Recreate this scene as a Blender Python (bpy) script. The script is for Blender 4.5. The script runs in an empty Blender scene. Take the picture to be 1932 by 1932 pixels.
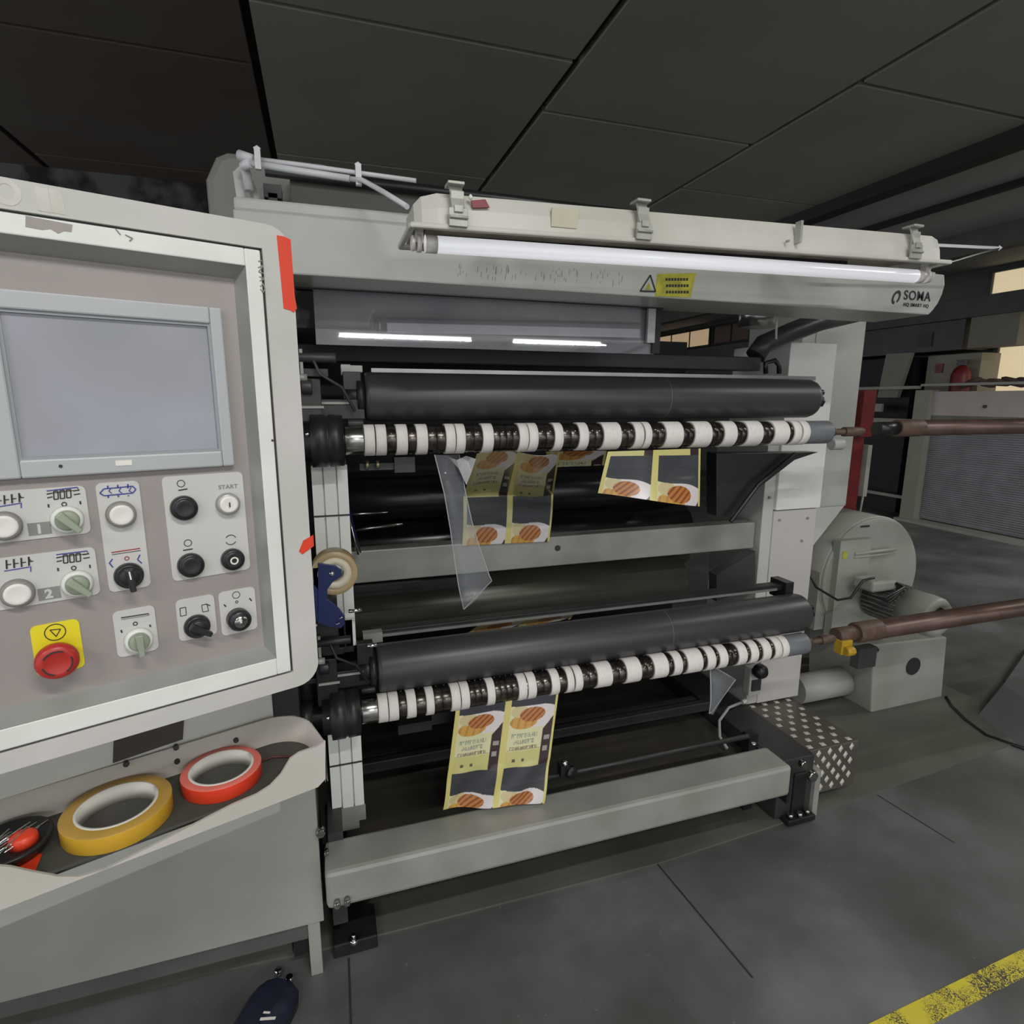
import bpy, bmesh, math, random
from mathutils import Vector, Matrix
random.seed(7)
S = bpy.context.scene
COL = S.collection
PI = math.pi

# ---------------------------------------------------------------- camera
F_PX, YAW, PITCH, ROLL = 1098.0, math.radians(17.85), math.radians(10.9), math.radians(-0.16)
CAM = Vector((0, 0, 1.6))
_f = Vector((math.sin(YAW)*math.cos(PITCH), math.cos(YAW)*math.cos(PITCH), -math.sin(PITCH)))
_r = Vector((math.cos(YAW), -math.sin(YAW), 0))
_d = _f.cross(_r)
RX = _r*math.cos(ROLL) + _d*math.sin(ROLL)
RD = -_r*math.sin(ROLL) + _d*math.cos(ROLL)
cd = bpy.data.cameras.new('camera'); cam = bpy.data.objects.new('camera', cd); COL.objects.link(cam)
cd.sensor_width = 36; cd.lens = 36*F_PX/1932; cd.clip_start = 0.05; cd.clip_end = 100
m = Matrix.Identity(4)
for i in range(3):
    m[i][0] = RX[i]; m[i][1] = -RD[i]; m[i][2] = -_f[i]; m[i][3] = CAM[i]
cam.matrix_world = m
S.camera = cam

# ---------------------------------------------------------------- world, lights, exposure
S.view_settings.view_transform = 'Standard'; S.view_settings.look = 'None'
S.view_settings.gamma = 1.0; S.view_settings.exposure = 0.3
w = bpy.data.worlds.new('World'); S.world = w; w.use_nodes = True
w.node_tree.nodes['Background'].inputs[0].default_value = (0.93, 0.97, 1.0, 1)
w.node_tree.nodes['Background'].inputs[1].default_value = 1.0
def area(name, loc, rot, sx, sy, power, color=(1, 1, .97)):
    l = bpy.data.lights.new(name, 'AREA'); l.shape = 'RECTANGLE'; l.size = sx; l.size_y = sy; l.energy = power; l.color = color
    o = bpy.data.objects.new(name, l); COL.objects.link(o); o.location = loc; o.rotation_euler = rot
    return o
LAMPS = [('left of the two long ceiling batten lamps far behind the photographer', 1.22, -5.35, 1.87, .045, 45), ('right of the two long ceiling batten lamps far behind the photographer', 3.6, -5.35, 1.55, .045, 38),
         ('square ceiling lamp just in front of the far battens', 1.16, -4.45, .78, .5, 45), ('added unseen batten lamp over the photographer on the ceiling', .6, -.9, 1.3, .07, 34), ('added unseen batten lamp on the ceiling above the yellow floor line', 4.0, .2, 1.3, .07, 14),
         ('added unseen batten lamp brightening the shutter barrier side', 6.6, 1.6, 1.3, .07, 62), ('added unseen batten lamp on the ceiling, far left behind the console', -1.6, -1.6, 1.3, .07, 30)]  # single battens are unseen fill lights, added to brighten the room
for lb, x, y, sx_, sy_, p in LAMPS:
    area('room_or_added_light', (x, y, 3.2), (0, 0, 0), sx_, sy_, p)

# ---------------------------------------------------------------- helpers
def ray(px, py):
    return RX*((px-966)/F_PX) + RD*((py-966)/F_PX) + _f
def W(px, py, X=None, Y=None, Z=None):
    """a measured point of the photo at a known world plane"""
    d = ray(px, py)
    if X is not None: t = (X-CAM.x)/d.x
    elif Y is not None: t = (Y-CAM.y)/d.y
    else: t = (Z-CAM.z)/d.z
    return CAM + d*t

ORG = {}
class MB:
    def __init__(s): s.v = []; s.f = []; s.mi = []; s.sm = []
    def add(s, vs, fs, mi=0, sm=False):
        b = len(s.v); s.v += [Vector(v) for v in vs]
        for f in fs:
            s.f.append([b+i for i in f]); s.mi.append(mi); s.sm.append(sm)
        return s
    def box(s, x0, x1, y0, y1, z0, z1, mi=0, T=None):
        vs = [(x, y, z) for z in (z0, z1) for y in (y0, y1) for x in (x0, x1)]
        if T: vs = [T(*v) for v in vs]
        return s.add(vs, [(0, 2, 3, 1), (4, 5, 7, 6), (0, 1, 5, 4), (2, 6, 7, 3), (0, 4, 6, 2), (1, 3, 7, 5)], mi)
    def prism(s, pts, d, mi=0, sm=False):
        """closed polygon of 3-D points, extruded by vector d"""
        n = len(pts); d = Vector(d); P = [Vector(p) for p in pts]
        b = len(s.v); s.v += P + [p+d for p in P]
        s.f.append([b+i for i in range(n)][::-1]); s.mi.append(mi); s.sm.append(False)
        s.f.append([b+n+i for i in range(n)]); s.mi.append(mi); s.sm.append(False)
        for i in range(n):
            j = (i+1) % n
            s.f.append([b+i, b+j, b+n+j, b+n+i]); s.mi.append(mi); s.sm.append(sm)
        return s
    def lathe(s, p0, axis, prof, n=32, mi=0, sm=True, closed=False, cap=True):
        """profile [(distance along axis, radius)]"""
        p0 = Vector(p0); a = Vector(axis).normalized()
        t = Vector((0, 0, 1)) if abs(a.z) < .9 else Vector((1, 0, 0))
        e1 = a.cross(t).normalized(); e2 = a.cross(e1)
        b = len(s.v); k = len(prof)
        for (h, r) in prof:
            for i in range(n):
                an = 2*PI*i/n
                s.v.append(p0 + a*h + (e1*math.cos(an) + e2*math.sin(an))*max(r, 1e-5))
        for j in range(k if closed else k-1):
            j2 = (j+1) % k
            for i in range(n):
                i2 = (i+1) % n
                s.f.append([b+j*n+i, b+j*n+i2, b+j2*n+i2, b+j2*n+i]); s.mi.append(mi); s.sm.append(sm)
        if cap and not closed:
            if prof[0][1] > 1e-4: s.f.append([b+i for i in range(n)][::-1]); s.mi.append(mi); s.sm.append(False)
            if prof[-1][1] > 1e-4: s.f.append([b+(k-1)*n+i for i in range(n)]); s.mi.append(mi); s.sm.append(False)
        return s
    def cyl(s, p0, p1, r, n=24, mi=0, r1=None, ch=0.0):
        p0 = Vector(p0); p1 = Vector(p1); L = (p1-p0).length
        r1 = r if r1 is None else r1
        pr = [(0, r), (L, r1)] if ch == 0 else [(0, r-ch), (ch*.3, r-ch*.3), (ch, r), (L-ch, r1), (L-ch*.3, r1-ch*.3), (L, r1-ch)]
        s.lathe(p0, p1-p0, pr, n, mi); return s
    def tube(s, pts, r, n=10, mi=0):
        P = [Vector(p) for p in pts]; b = len(s.v); prev = None
        for i, p in enumerate(P):
            t = (P[min(i+1, len(P)-1)] - P[max(i-1, 0)]).normalized()
            if prev is None:
                up = Vector((0, 0, 1)) if abs(t.z) < .9 else Vector((1, 0, 0)); e = t.cross(up).normalized()
            else:
                e = (prev - t*prev.dot(t)).normalized()
            prev = e; e2 = t.cross(e)
            for k in range(n):
                an = 2*PI*k/n; s.v.append(p + (e*math.cos(an)+e2*math.sin(an))*r)
        for i in range(len(P)-1):
            for k in range(n):
                k2 = (k+1) % n
                s.f.append([b+i*n+k, b+i*n+k2, b+(i+1)*n+k2, b+(i+1)*n+k]); s.mi.append(mi); s.sm.append(True)
        s.f.append([b+k for k in range(n)][::-1]); s.mi.append(mi); s.sm.append(False)
        s.f.append([b+(len(P)-1)*n+k for k in range(n)]); s.mi.append(mi); s.sm.append(False)
        return s
    def build(s, name, mats, parent=None, bev=0, loc=None, label=None):
        if not isinstance(mats, (list, tuple)): mats = [mats]
        me = bpy.data.meshes.new(name)
        if parent is not None: L = ORG[parent.name]
        elif loc is not None: L = Vector(loc)
        else:
            xs = [v.x for v in s.v]; ys = [v.y for v in s.v]; zs = [v.z for v in s.v]
            L = Vector(((min(xs)+max(xs))/2, (min(ys)+max(ys))/2, min(zs)))
        me.from_pydata([v-L for v in s.v], [], s.f)
        for mt in mats: me.materials.append(mt)
        for p, mi, sm in zip(me.polygons, s.mi, s.sm): p.material_index = mi; p.use_smooth = sm
        bm = bmesh.new(); bm.from_mesh(me); bmesh.ops.recalc_face_normals(bm, faces=bm.faces); bm.to_mesh(me); bm.free()
        o = bpy.data.objects.new(name, me); COL.objects.link(o)
        if parent is not None: o.parent = parent
        else: o.location = L
        ORG[o.name] = L
        if bev:
            md = o.modifiers.new('bevel', 'BEVEL'); md.width = bev; md.segments = 2; md.limit_method = 'ANGLE'; md.angle_limit = math.radians(40)
        if label: o['label'] = label
        return o

def tag(o, label, cat, group=None):
    o['label'] = label; o['category'] = cat
    if group: o['group'] = group
    return o
def thing(name, label, cat, loc, group=None):
    o = bpy.data.objects.new(name, None); COL.objects.link(o); o.location = loc; o.empty_display_size = .05
    ORG[o.name] = Vector(loc)
    return tag(o, label, cat, group)
def struct(o): o['kind'] = 'structure'; return o
def box(x0, x1, y0, y1, z0, z1): return MB().box(x0, x1, y0, y1, z0, z1)

def mat(name, col, rough=.5, metal=0, var=0.0, scale=6, col2=None, bump=0, bscale=80, rvar=0, spec=.5, detail=4, contrast=(.35, .7), coat=0):
    mt = bpy.data.materials.new(name); mt.use_nodes = True; nt = mt.node_tree; b = nt.nodes['Principled BSDF']
    b.inputs['Roughness'].default_value = rough; b.inputs['Metallic'].default_value = metal
    b.inputs['Specular IOR Level'].default_value = spec; b.inputs['Coat Weight'].default_value = coat
    c1 = tuple(col)+(1,)
    tc = nt.nodes.new('ShaderNodeTexCoord')
    nz = nt.nodes.new('ShaderNodeTexNoise'); nz.inputs['Scale'].default_value = scale; nz.inputs['Detail'].default_value = detail
    nt.links.new(tc.outputs['Object'], nz.inputs['Vector'])
    rp = nt.nodes.new('ShaderNodeValToRGB'); rp.color_ramp.elements[0].position = contrast[0]; rp.color_ramp.elements[1].position = contrast[1]
    c2 = tuple(col2)+(1,) if col2 else tuple(c*(1-var) for c in col)+(1,)
    rp.color_ramp.elements[0].color = c2 if (col2 or var) else c1; rp.color_ramp.elements[1].color = c1
    nt.links.new(nz.outputs['Fac'], rp.inputs['Fac']); nt.links.new(rp.outputs['Color'], b.inputs['Base Color'])
    if bump:
        n2 = nt.nodes.new('ShaderNodeTexNoise'); n2.inputs['Scale'].default_value = bscale; nt.links.new(tc.outputs['Object'], n2.inputs['Vector'])
        bp = nt.nodes.new('ShaderNodeBump'); bp.inputs['Strength'].default_value = bump; bp.inputs['Distance'].default_value = .002
        nt.links.new(n2.outputs['Fac'], bp.inputs['Height']); nt.links.new(bp.outputs['Normal'], b.inputs['Normal'])
    if rvar:
        mr = nt.nodes.new('ShaderNodeMapRange'); mr.inputs['From Min'].default_value = .3; mr.inputs['From Max'].default_value = .7
        mr.inputs['To Min'].default_value = rough-rvar; mr.inputs['To Max'].default_value = rough+rvar
        nt.links.new(nz.outputs['Fac'], mr.inputs['Value']); nt.links.new(mr.outputs['Result'], b.inputs['Roughness'])
    return mt
def glassy(name, col, alpha, rough=.1):
    mt = bpy.data.materials.new(name); mt.use_nodes = True; nt = mt.node_tree; b = nt.nodes['Principled BSDF']
    b.inputs['Base Color'].default_value = tuple(col)+(1,); b.inputs['Roughness'].default_value = rough
    nz = nt.nodes.new('ShaderNodeTexNoise'); nz.inputs['Scale'].default_value = 14
    mr = nt.nodes.new('ShaderNodeMapRange'); mr.inputs['To Min'].default_value = alpha*.7; mr.inputs['To Max'].default_value = min(1, alpha*1.3)
    nt.links.new(nz.outputs['Fac'], mr.inputs['Value']); nt.links.new(mr.outputs['Result'], b.inputs['Alpha'])
    return mt

M = dict(
    white=mat('painted_white', (.60, .60, .56), .42, var=.10, scale=3, bump=.1, bscale=60),
    white_cool=mat('painted_light_grey', (.50, .51, .47), .45, var=.14, scale=4, detail=6),
    beam=mat('beam_paint', (.52, .53, .49), .4, col2=(.40, .41, .37), scale=3, detail=8, contrast=(.3, .62)),
    column=mat('column_paint', (.62, .58, .56), .45, var=.08, scale=2),
    rail=mat('pale_rail', (.84, .84, .80), .4, var=.06, scale=8),
    console=mat('console_shell', (.60, .56, .54), .5, col2=(.52, .52, .48), scale=7, detail=6, bump=.1, bscale=200),
    frame=mat('console_frame_paint', (.80, .81, .76), .35, var=.12, scale=9),
    frame_al=mat('brushed_aluminium_edge', (.42, .43, .41), .35, metal=.35, var=.15, scale=12),
    panel=mat('taupe_panel', (.345, .305, .29), .5, var=.10, scale=5, bump=.08, bscale=300),
    plate=mat('label_plate', (.60, .585, .56), .45, var=.05, scale=10),
    bezel=mat('screen_bezel', (.46, .47, .48), .4, var=.05, scale=10),
    bezel_in=mat('screen_bezel_inner', (.30, .31, .33), .4),
    screen=mat('screen_glass', (.33, .33, .38), .12, col2=(.25, .255, .28), scale=7, detail=1, spec=.7, rvar=.04),
    black=mat('black_plastic', (.018, .018, .019), .35, var=.2, scale=20),
    blackm=mat('black_metal', (.028, .028, .029), .4, metal=.3, var=.4, scale=14),
    dark=mat('dark_interior', (.016, .016, .017), .6, var=.4, scale=5),
    darkgrey=mat('dark_grey_metal', (.06, .06, .06), .45, metal=.2, var=.3, scale=6),
    rubber=mat('black_rubber', (.048, .048, .052), .38, var=.12, scale=5, spec=.6),
    roller=mat('gloss_black_roller', (.022, .022, .024), .22, var=.3, scale=4),
    drum=mat('olive_dark_drum', (.10, .102, .075), .32, col2=(.075, .075, .06), scale=4, metal=.2),
    steel=mat('polished_steel', (.55, .54, .51), .22, metal=1, var=.35, scale=18),
    steel_dark=mat('ringed_dark_steel', (.16, .14, .125), .25, metal=.9, col2=(.05, .045, .04), scale=40, detail=6),
    galv=mat('galvanised_bar', (.40, .39, .365), .42, metal=.15, col2=(.29, .30, .265), scale=6, detail=6),
    alu=mat('alu_rail', (.42, .42, .40), .3, metal=.6, var=.2, scale=10),
    card=mat('white_cardboard', (.86, .81, .77), .7, col2=(.66, .58, .53), scale=70, detail=5, contrast=(.3, .5)),
    sleeve=mat('grey_sleeve', (.19, .20, .22), .45, var=.15, scale=10),
    olive=mat('olive_grey_panel', (.19, .195, .165), .55, col2=(.14, .145, .12), scale=4, detail=5),
    olived=mat('olive_dark_panel', (.09, .09, .075), .6, var=.2, scale=4),
    cabinet=mat('cabinet_grey', (.38, .385, .35), .42, col2=(.29, .30, .265), scale=2.2, detail=5),
    cabinet_d=mat('cabinet_dark_rail', (.12, .12, .115), .5, var=.3, scale=5),
    tray=mat('tray_cream_pink', (.62, .56, .52), .45, col2=(.50, .48, .42), scale=6, detail=6),
    mat_=mat('dark_tray_mat', (.075, .062, .056), .75, col2=(.055, .06, .048), scale=6, detail=6),
    redtape=mat('red_tape', (.78, .055, .02), .4, var=.08, scale=20),
    redtape_top=mat('red_tape_side', (.74, .17, .13), .5, var=.12, scale=30),
    yellowtape=mat('yellow_tape', (.70, .40, .03), .4, var=.12, scale=20),
    yellowtape_top=mat('yellow_tape_side', (.50, .30, .06), .5, var=.15, scale=30),
    core_white=mat('tape_core_white', (.66, .64, .58), .6, col2=(.45, .42, .38), scale=35, contrast=(.3, .42)),
    tan=mat('tan_packing_tape', (.50, .37, .20), .35, var=.25, scale=15),
    cream=mat('cream_core', (.72, .64, .50), .55, var=.1, scale=15),
    blue=mat('navy_blue_plastic', (.012, .025, .12), .3, var=.2, scale=10),
    navy=mat('navy_fabric', (.014, .018, .045), .6, var=.3, scale=30, bump=.3, bscale=300),
    red=mat('emergency_red', (.50, .03, .022), .35, var=.12, scale=14),
    red_dark=mat('deep_red_paint', (.17, .015, .015), .45, var=.2, scale=10),
    yellow=mat('signal_yellow', (.86, .72, .02), .4, var=.05, scale=10),
    sticker=mat('yellow_sticker', (.60, .55, .06), .45, col2=(.35, .34, .04), scale=30),
    ink=mat('black_ink', (.03, .03, .03), .5),
    ink_blue=mat('blue_ink', (.05, .06, .30), .5),
    ink_red=mat('red_ink', (.35, .05, .05), .5),
    grey_ink=mat('grey_ink', (.25, .24, .22), .5),
    btn_white=mat('ivory_button', (.82, .78, .72), .35, var=.05, scale=20),
    btn_green=mat('sage_green_knob', (.33, .37, .28), .4, var=.1, scale=20),
    lamp=mat('fixture_shell', (.62, .60, .55), .45, col2=(.52, .50, .44), scale=5, detail=6),
    lamp_in=mat('fixture_inside', (.38, .34, .28), .5, col2=(.20, .17, .13), scale=12, detail=5),
    tube=mat('tube_glass', (.88, .88, .92), .18, spec=.6),
    clip=mat('fixture_clip', (.45, .45, .40), .35, metal=.2, var=.2, scale=30),
    beige=mat('beige_patch', (.56, .51, .40), .6, var=.08, scale=20),
    cable=mat('white_conduit', (.66, .66, .68), .4, var=.1, scale=12),
    brown=mat('brown_shaft', (.16, .095, .085), .35, metal=.35, col2=(.11, .065, .05), scale=8),
    brown_r=mat('brown_rough_shaft', (.15, .09, .065), .55, var=.4, scale=30),
    blower=mat('blower_paint', (.40, .41, .37), .45, col2=(.33, .34, .29), scale=4, detail=5),
    fins=mat('motor_fins', (.26, .26, .25), .4, metal=.3, var=.2, scale=20),
    clampy=mat('clamp_yellow', (.62, .38, .03), .4, var=.3, scale=25),
    mech=mat('machine_dark_brown_pan', (.075, .062, .055), .55, col2=(.05, .05, .042), scale=5, detail=5),
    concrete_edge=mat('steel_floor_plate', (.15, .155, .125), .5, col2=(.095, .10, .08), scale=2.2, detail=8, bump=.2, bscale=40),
    cardboard=mat('glowing_tan_pane', (.45, .31, .19), .8, var=.1, scale=8),
    cardboard_d=mat('brown_cardboard_dark', (.17, .12, .095), .8, var=.1, scale=8),
    window=mat('sunlit_beige_glazing', (.62, .52, .33), .5, col2=(.56, .46, .29), scale=2),
    wallm=mat('wall_grey', (.12, .12, .105), .7, var=.2, scale=2),
    chrome=mat('chrome', (.75, .75, .75), .15, metal=1),
    film_edge=mat('film_edge', (.5, .5, .5), .3),
    shutter=mat('grey_shutter', (.27, .27, .29), .5, col2=(.21, .21, .225), scale=6),
    fence=mat('fence_paint', (.36, .35, .31), .5, var=.15, scale=6),
    pinkgrey=mat('pink_grey_paint', (.52, .45, .43), .5, var=.1, scale=6),
)
# worn yellow floor paint
def worn_yellow():
    mt = mat('worn_yellow_line', (.72, .60, .05), .55); nt = mt.node_tree; b = nt.nodes['Principled BSDF']
    tc = nt.nodes.new('ShaderNodeTexCoord'); v = nt.nodes.new('ShaderNodeTexVoronoi'); v.feature = 'DISTANCE_TO_EDGE'; v.inputs['Scale'].default_value = 34
    n = nt.nodes.new('ShaderNodeTexNoise'); n.inputs['Scale'].default_value = 22; n.inputs['Detail'].default_value = 6
    mx = nt.nodes.new('ShaderNodeMixRGB'); mx.inputs[0].default_value = .35
    nt.links.new(tc.outputs['Object'], mx.inputs[1]); nt.links.new(n.outputs['Color'], mx.inputs[2]); nt.links.new(mx.outputs[0], v.inputs['Vector'])
    nt.links.new(tc.outputs['Object'], n.inputs['Vector'])
    n2 = nt.nodes.new('ShaderNodeTexNoise'); n2.inputs['Scale'].default_value = 9; nt.links.new(tc.outputs['Object'], n2.inputs['Vector'])
    mu = nt.nodes.new('ShaderNodeMath'); mu.operation = 'SUBTRACT'; nt.links.new(n2.outputs['Fac'], mu.inputs[0]); mu.inputs[1].default_value = .42
    mu2 = nt.nodes.new('ShaderNodeMath'); mu2.operation = 'LESS_THAN'; m3 = nt.nodes.new('ShaderNodeMath'); m3.operation = 'MULTIPLY'; m3.inputs[1].default_value = .55
    nt.links.new(mu.outputs[0], m3.inputs[0]); nt.links.new(v.outputs['Distance'], mu2.inputs[0]); nt.links.new(m3.outputs[0], mu2.inputs[1])
    m4 = nt.nodes.new('ShaderNodeMixRGB'); m4.inputs[1].default_value = (.72, .60, .05, 1); m4.inputs[2].default_value = (.05, .05, .05, 1)
    nt.links.new(mu2.outputs[0], m4.inputs[0]); nt.links.new(m4.outputs[0], b.inputs['Base Color'])
    return mt
def floor_mat():
    mt = bpy.data.materials.new('sealed_concrete_floor'); mt.use_nodes = True; nt = mt.node_tree; b = nt.nodes['Principled BSDF']
    tc = nt.nodes.new('ShaderNodeTexCoord')
    n = nt.nodes.new('ShaderNodeTexNoise'); n.inputs['Scale'].default_value = 1.6; n.inputs['Detail'].default_value = 7; n.inputs['Roughness'].default_value = .55
    nt.links.new(tc.outputs['Object'], n.inputs['Vector'])
    r = nt.nodes.new('ShaderNodeValToRGB'); e = r.color_ramp.elements
    e[0].position = .32; e[0].color = (.07, .072, .066, 1); e[1].position = .68; e[1].color = (.21, .21, .212, 1)
    x = r.color_ramp.elements.new(.5); x.color = (.125, .126, .125, 1)
    nt.links.new(n.outputs['Fac'], r.inputs['Fac'])
    n2 = nt.nodes.new('ShaderNodeTexNoise'); n2.inputs['Scale'].default_value = 60; n2.inputs['Detail'].default_value = 2
    nt.links.new(tc.outputs['Object'], n2.inputs['Vector'])
    r2 = nt.nodes.new('ShaderNodeValToRGB'); r2.color_ramp.elements[0].position = .70; r2.color_ramp.elements[1].position = .78
    r2.color_ramp.elements[0].color = (0, 0, 0, 1); r2.color_ramp.elements[1].color = (1, 1, 1, 1)
    nt.links.new(n2.outputs['Fac'], r2.inputs['Fac'])
    mx = nt.nodes.new('ShaderNodeMixRGB'); nt.links.new(r2.outputs['Color'], mx.inputs[0]); nt.links.new(r.outputs['Color'], mx.inputs[1]); mx.inputs[2].default_value = (.2, .2, .2, 1)
    nt.links.new(mx.outputs[0], b.inputs['Base Color'])
    mr = nt.nodes.new('ShaderNodeMapRange'); mr.inputs['From Min'].default_value = .3; mr.inputs['From Max'].default_value = .7; mr.inputs['To Min'].default_value = .46; mr.inputs['To Max'].default_value = .28
    nt.links.new(n.outputs['Fac'], mr.inputs['Value']); nt.links.new(mr.outputs['Result'], b.inputs['Roughness'])
    bp = nt.nodes.new('ShaderNodeBump'); bp.inputs['Strength'].default_value = .06; nt.links.new(n.outputs['Fac'], bp.inputs['Height']); nt.links.new(bp.outputs['Normal'], b.inputs['Normal'])
    return mt

b_ = M['tube'].node_tree.nodes['Principled BSDF']; b_.inputs['Emission Color'].default_value = (.95, .96, 1, 1); b_.inputs['Emission Strength'].default_value = .35
for k_ in ('window', 'cardboard'):
    b_ = M[k_].node_tree.nodes['Principled BSDF']; b_.inputs['Emission Color'].default_value = (.80, .66, .42, 1) if k_ == 'window' else (.62, .45, .28, 1); b_.inputs['Emission Strength'].default_value = .55 if k_ == 'window' else .4  # glow added to the pane materials, standing in for daylight on them
# ================================================================= SETTING
struct(box(-6, 8.4, -8, 14, -.2, 0).build('floor', floor_mat(), loc=(0, 0, 0)))
CE = mat('ceiling_board', (.33, .33, .275), .75, var=.12, scale=1.5)
CE2 = mat('ceiling_plaster_right', (.34, .34, .34), .8, var=.1, scale=1)
CG = mat('ceiling_gap', (.018, .018, .016), .8)
H = 3.3
cb = MB()
cb.box(-6, 8.4, -8, 14, H+.04, H+.12, 1)
xs = [-5.1, -3.5, -1.86, -.227, 1.345, 2.88, 4.30]
offs = [2.0, 2.81, 3.64, 3.1, 3.64, 2.81, 3.66]
g = .022
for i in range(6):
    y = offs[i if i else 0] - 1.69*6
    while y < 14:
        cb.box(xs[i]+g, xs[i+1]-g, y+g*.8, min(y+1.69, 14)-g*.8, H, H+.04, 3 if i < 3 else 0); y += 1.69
cb.box(4.33, 8.4, -8, 14, H, H+.04, 2)
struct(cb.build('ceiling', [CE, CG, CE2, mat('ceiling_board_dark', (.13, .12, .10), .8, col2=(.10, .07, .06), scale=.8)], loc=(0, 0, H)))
struct(box(4.27, 4.42, -8, 14, H-.10, H).build('trim_1', CG))
struct(box(5.25, 5.31, -8, 14, H-.05, H).build('trim_2', CG))
struct(box(6.4, 6.55, -8, 14, H-.22, H).build('trim_3', M['olived']))
struct(box(8.4, 8.55, -8, 14, 0, H+.1).build('wall_right', M['wallm']))
struct(box(-6, 1.1, 5.6, 5.75, 0, H).build('wall_back', mat('wall_back_peeling', (.10, .10, .098), .8, col2=(.012, .012, .012), scale=2.6, detail=8, contrast=(.46, .56))))
struct(box(1.1, 8.4, 13.9, 14.05, 0, H).build('wall_far', M['wallm']))
# high beige windows in the right wall
def window(n, y0, y1, z0, z1, mt):
    o = MB().box(8.34, 8.40, y0, y1, z0, z1).build('window_%d' % n, mt); struct(o)
    fr = MB()
    for (a, b_, c, d) in ((y0-.05, y1+.05, z1, z1+.04), (y0-.05, y1+.05, z0-.04, z0), (y0-.05, y0, z0, z1), (y1, y1+.05, z0, z1)):
        fr.box(8.30, 8.40, a, b_, c, d)
    for k in range(1, int((y1-y0)/1.1)+1):
        yy = y0+(y1-y0)*k/(int((y1-y0)/1.1)+1); fr.box(8.32, 8.36, yy-.012, yy+.012, z0, z1)
    fr.build('window_frame', M['darkgrey'], o)
window(1, 11.5, 13.8, 2.83, 3.18, M['cardboard'])
window(2, 10.2, 11.35, 2.83, 3.18, M['cardboard_d'])
window(3, 9.3, 10.0, 2.83, 3.18, M['cardboard'])
window(4, 1.5, 5.65, 2.9, 3.22, M['window'])
window(5, 1.5, 5.45, 1.7, 2.6, M['window'])
# floor joints and the painted line
def seam(pts, w_, name):
    a, b_ = [W(*p, Z=0) for p in pts]; d = (b_-a).normalized(); n = Vector((-d.y, d.x, 0))*w_/2
    o = MB().prism([a-n, b_-n, b_+n, a+n], (0, 0, .0012)).build(name, mat(name+'_paint', (.03, .03, .03), .7)); return struct(o)
seam(((1240, 1630), (1420, 1845)), .006, 'trim_4')
seam(((658, 1808), (663, 1960)), .006, 'trim_5')
seam(((1655, 1500), (1800, 1590)), .005, 'trim_6')
a = W(1640, 1932, Z=0); b_ = W(1932, 1790, Z=0); d = (b_-a).normalized(); n = Vector((d.y, -d.x, 0))
wd = (W(1760, 1932, Z=0)-a).dot(n)
a0 = a-d*1.2; b0 = b_+d*4
o = MB().prism([a0, b0, b0+n*wd, a0+n*wd], (0, 0, .0016)).build('floor_line', worn_yellow())
tag(o, 'worn yellow painted line with black cracks on the grey floor', 'floor line')
# dark plate under the machine
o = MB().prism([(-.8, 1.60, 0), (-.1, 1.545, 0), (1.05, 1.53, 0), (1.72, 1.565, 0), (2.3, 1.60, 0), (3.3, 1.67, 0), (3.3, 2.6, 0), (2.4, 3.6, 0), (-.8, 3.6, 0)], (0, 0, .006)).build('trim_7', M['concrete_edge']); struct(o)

# ================================================================= MACHINE FRAME
mc = thing('slitting_machine', 'grey and white roll slitting machine body with long top beam and open roller bay', 'machine', (.9, 2.0, 0))
# top beam: flat front with bowed right end
zt, zb = 1.997, 1.872
pts = [(-.157, 1.45, zb), (-.157, 1.45, zt)]
pts += [(1.915, 1.45, zt), (1.923, 1.45, zt-.03), (1.917, 1.45, zt-.06), (1.903, 1.45, zt-.09), (1.885, 1.45, zt-.112), (1.87, 1.45, zb)]
tb = MB().prism(pts, (0, .2, 0)).build('top_beam', M['beam'], mc, bev=.004)
MB().box(-.157, .50, 1.47, 1.66, 2.0, 2.028).build('beam_cap', M['white_cool'], mc, bev=.006)
MB().box(.50, 1.90, 1.47, 1.62, 1.999, 2.006).build('beam_lip', M['white'], mc)
MB().box(-.45, 1.75, 1.72, 1.74, 2.0, 2.27).build('rear_duct', M['olive'], mc) if False else None
# sloping rear panel with black rod on top
rp = MB(); A = W(545, 318, Y=1.8); B = W(1480, 437, Y=1.8)
rp.prism([(A.x, 1.8, 1.99), (A.x, 1.8, A.z), (B.x, 1.8, B.z), (B.x, 1.8, 1.99)], (0, .35, 0)); rp.build('rear_panel', M['olived'], mc, bev=.004)
A = W(500, 322, Y=1.78); B = W(1490, 440, Y=1.78)
MB().cyl(A, B, .014, 12).build('rear_rod', M['black'], mc)
# warning sign on the beam
def beam_pt(px, py, off=0): return W(px, py, Y=1.45-off)
st = MB(); st.prism([beam_pt(1240, 517, .0012), beam_pt(1313, 515, .0012), beam_pt(1303, 561, .0012), beam_pt(1236, 559, .0012)], (0, .001, 0)); ws = st.build('warning_sticker', M['sticker'], mc)
tx = MB()
for k in range(3):
    y = 527+k*12
    for j in range(8):
        x0 = 1256+j*5.5+(1 if k else 0)
        tx.prism([beam_pt(x0, y-2.5, .002), beam_pt(x0+4, y-2.5, .002), beam_pt(x0+3.5, y+2.5, .002), beam_pt(x0-.5, y+2.5, .002)], (0, .0005, 0))
tx.build('sticker_text', M['ink'], ws)
tr = MB()
def strip(mb, P, Q, wd, nrm, mi=0):
    P = Vector(P); Q = Vector(Q); nrm = Vector(nrm).normalized(); t = (Q-P).normalized(); s_ = t.cross(nrm)*wd/2
    mb.prism([P-s_, Q-s_, Q+s_, P+s_], nrm*.0005, mi)
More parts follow.
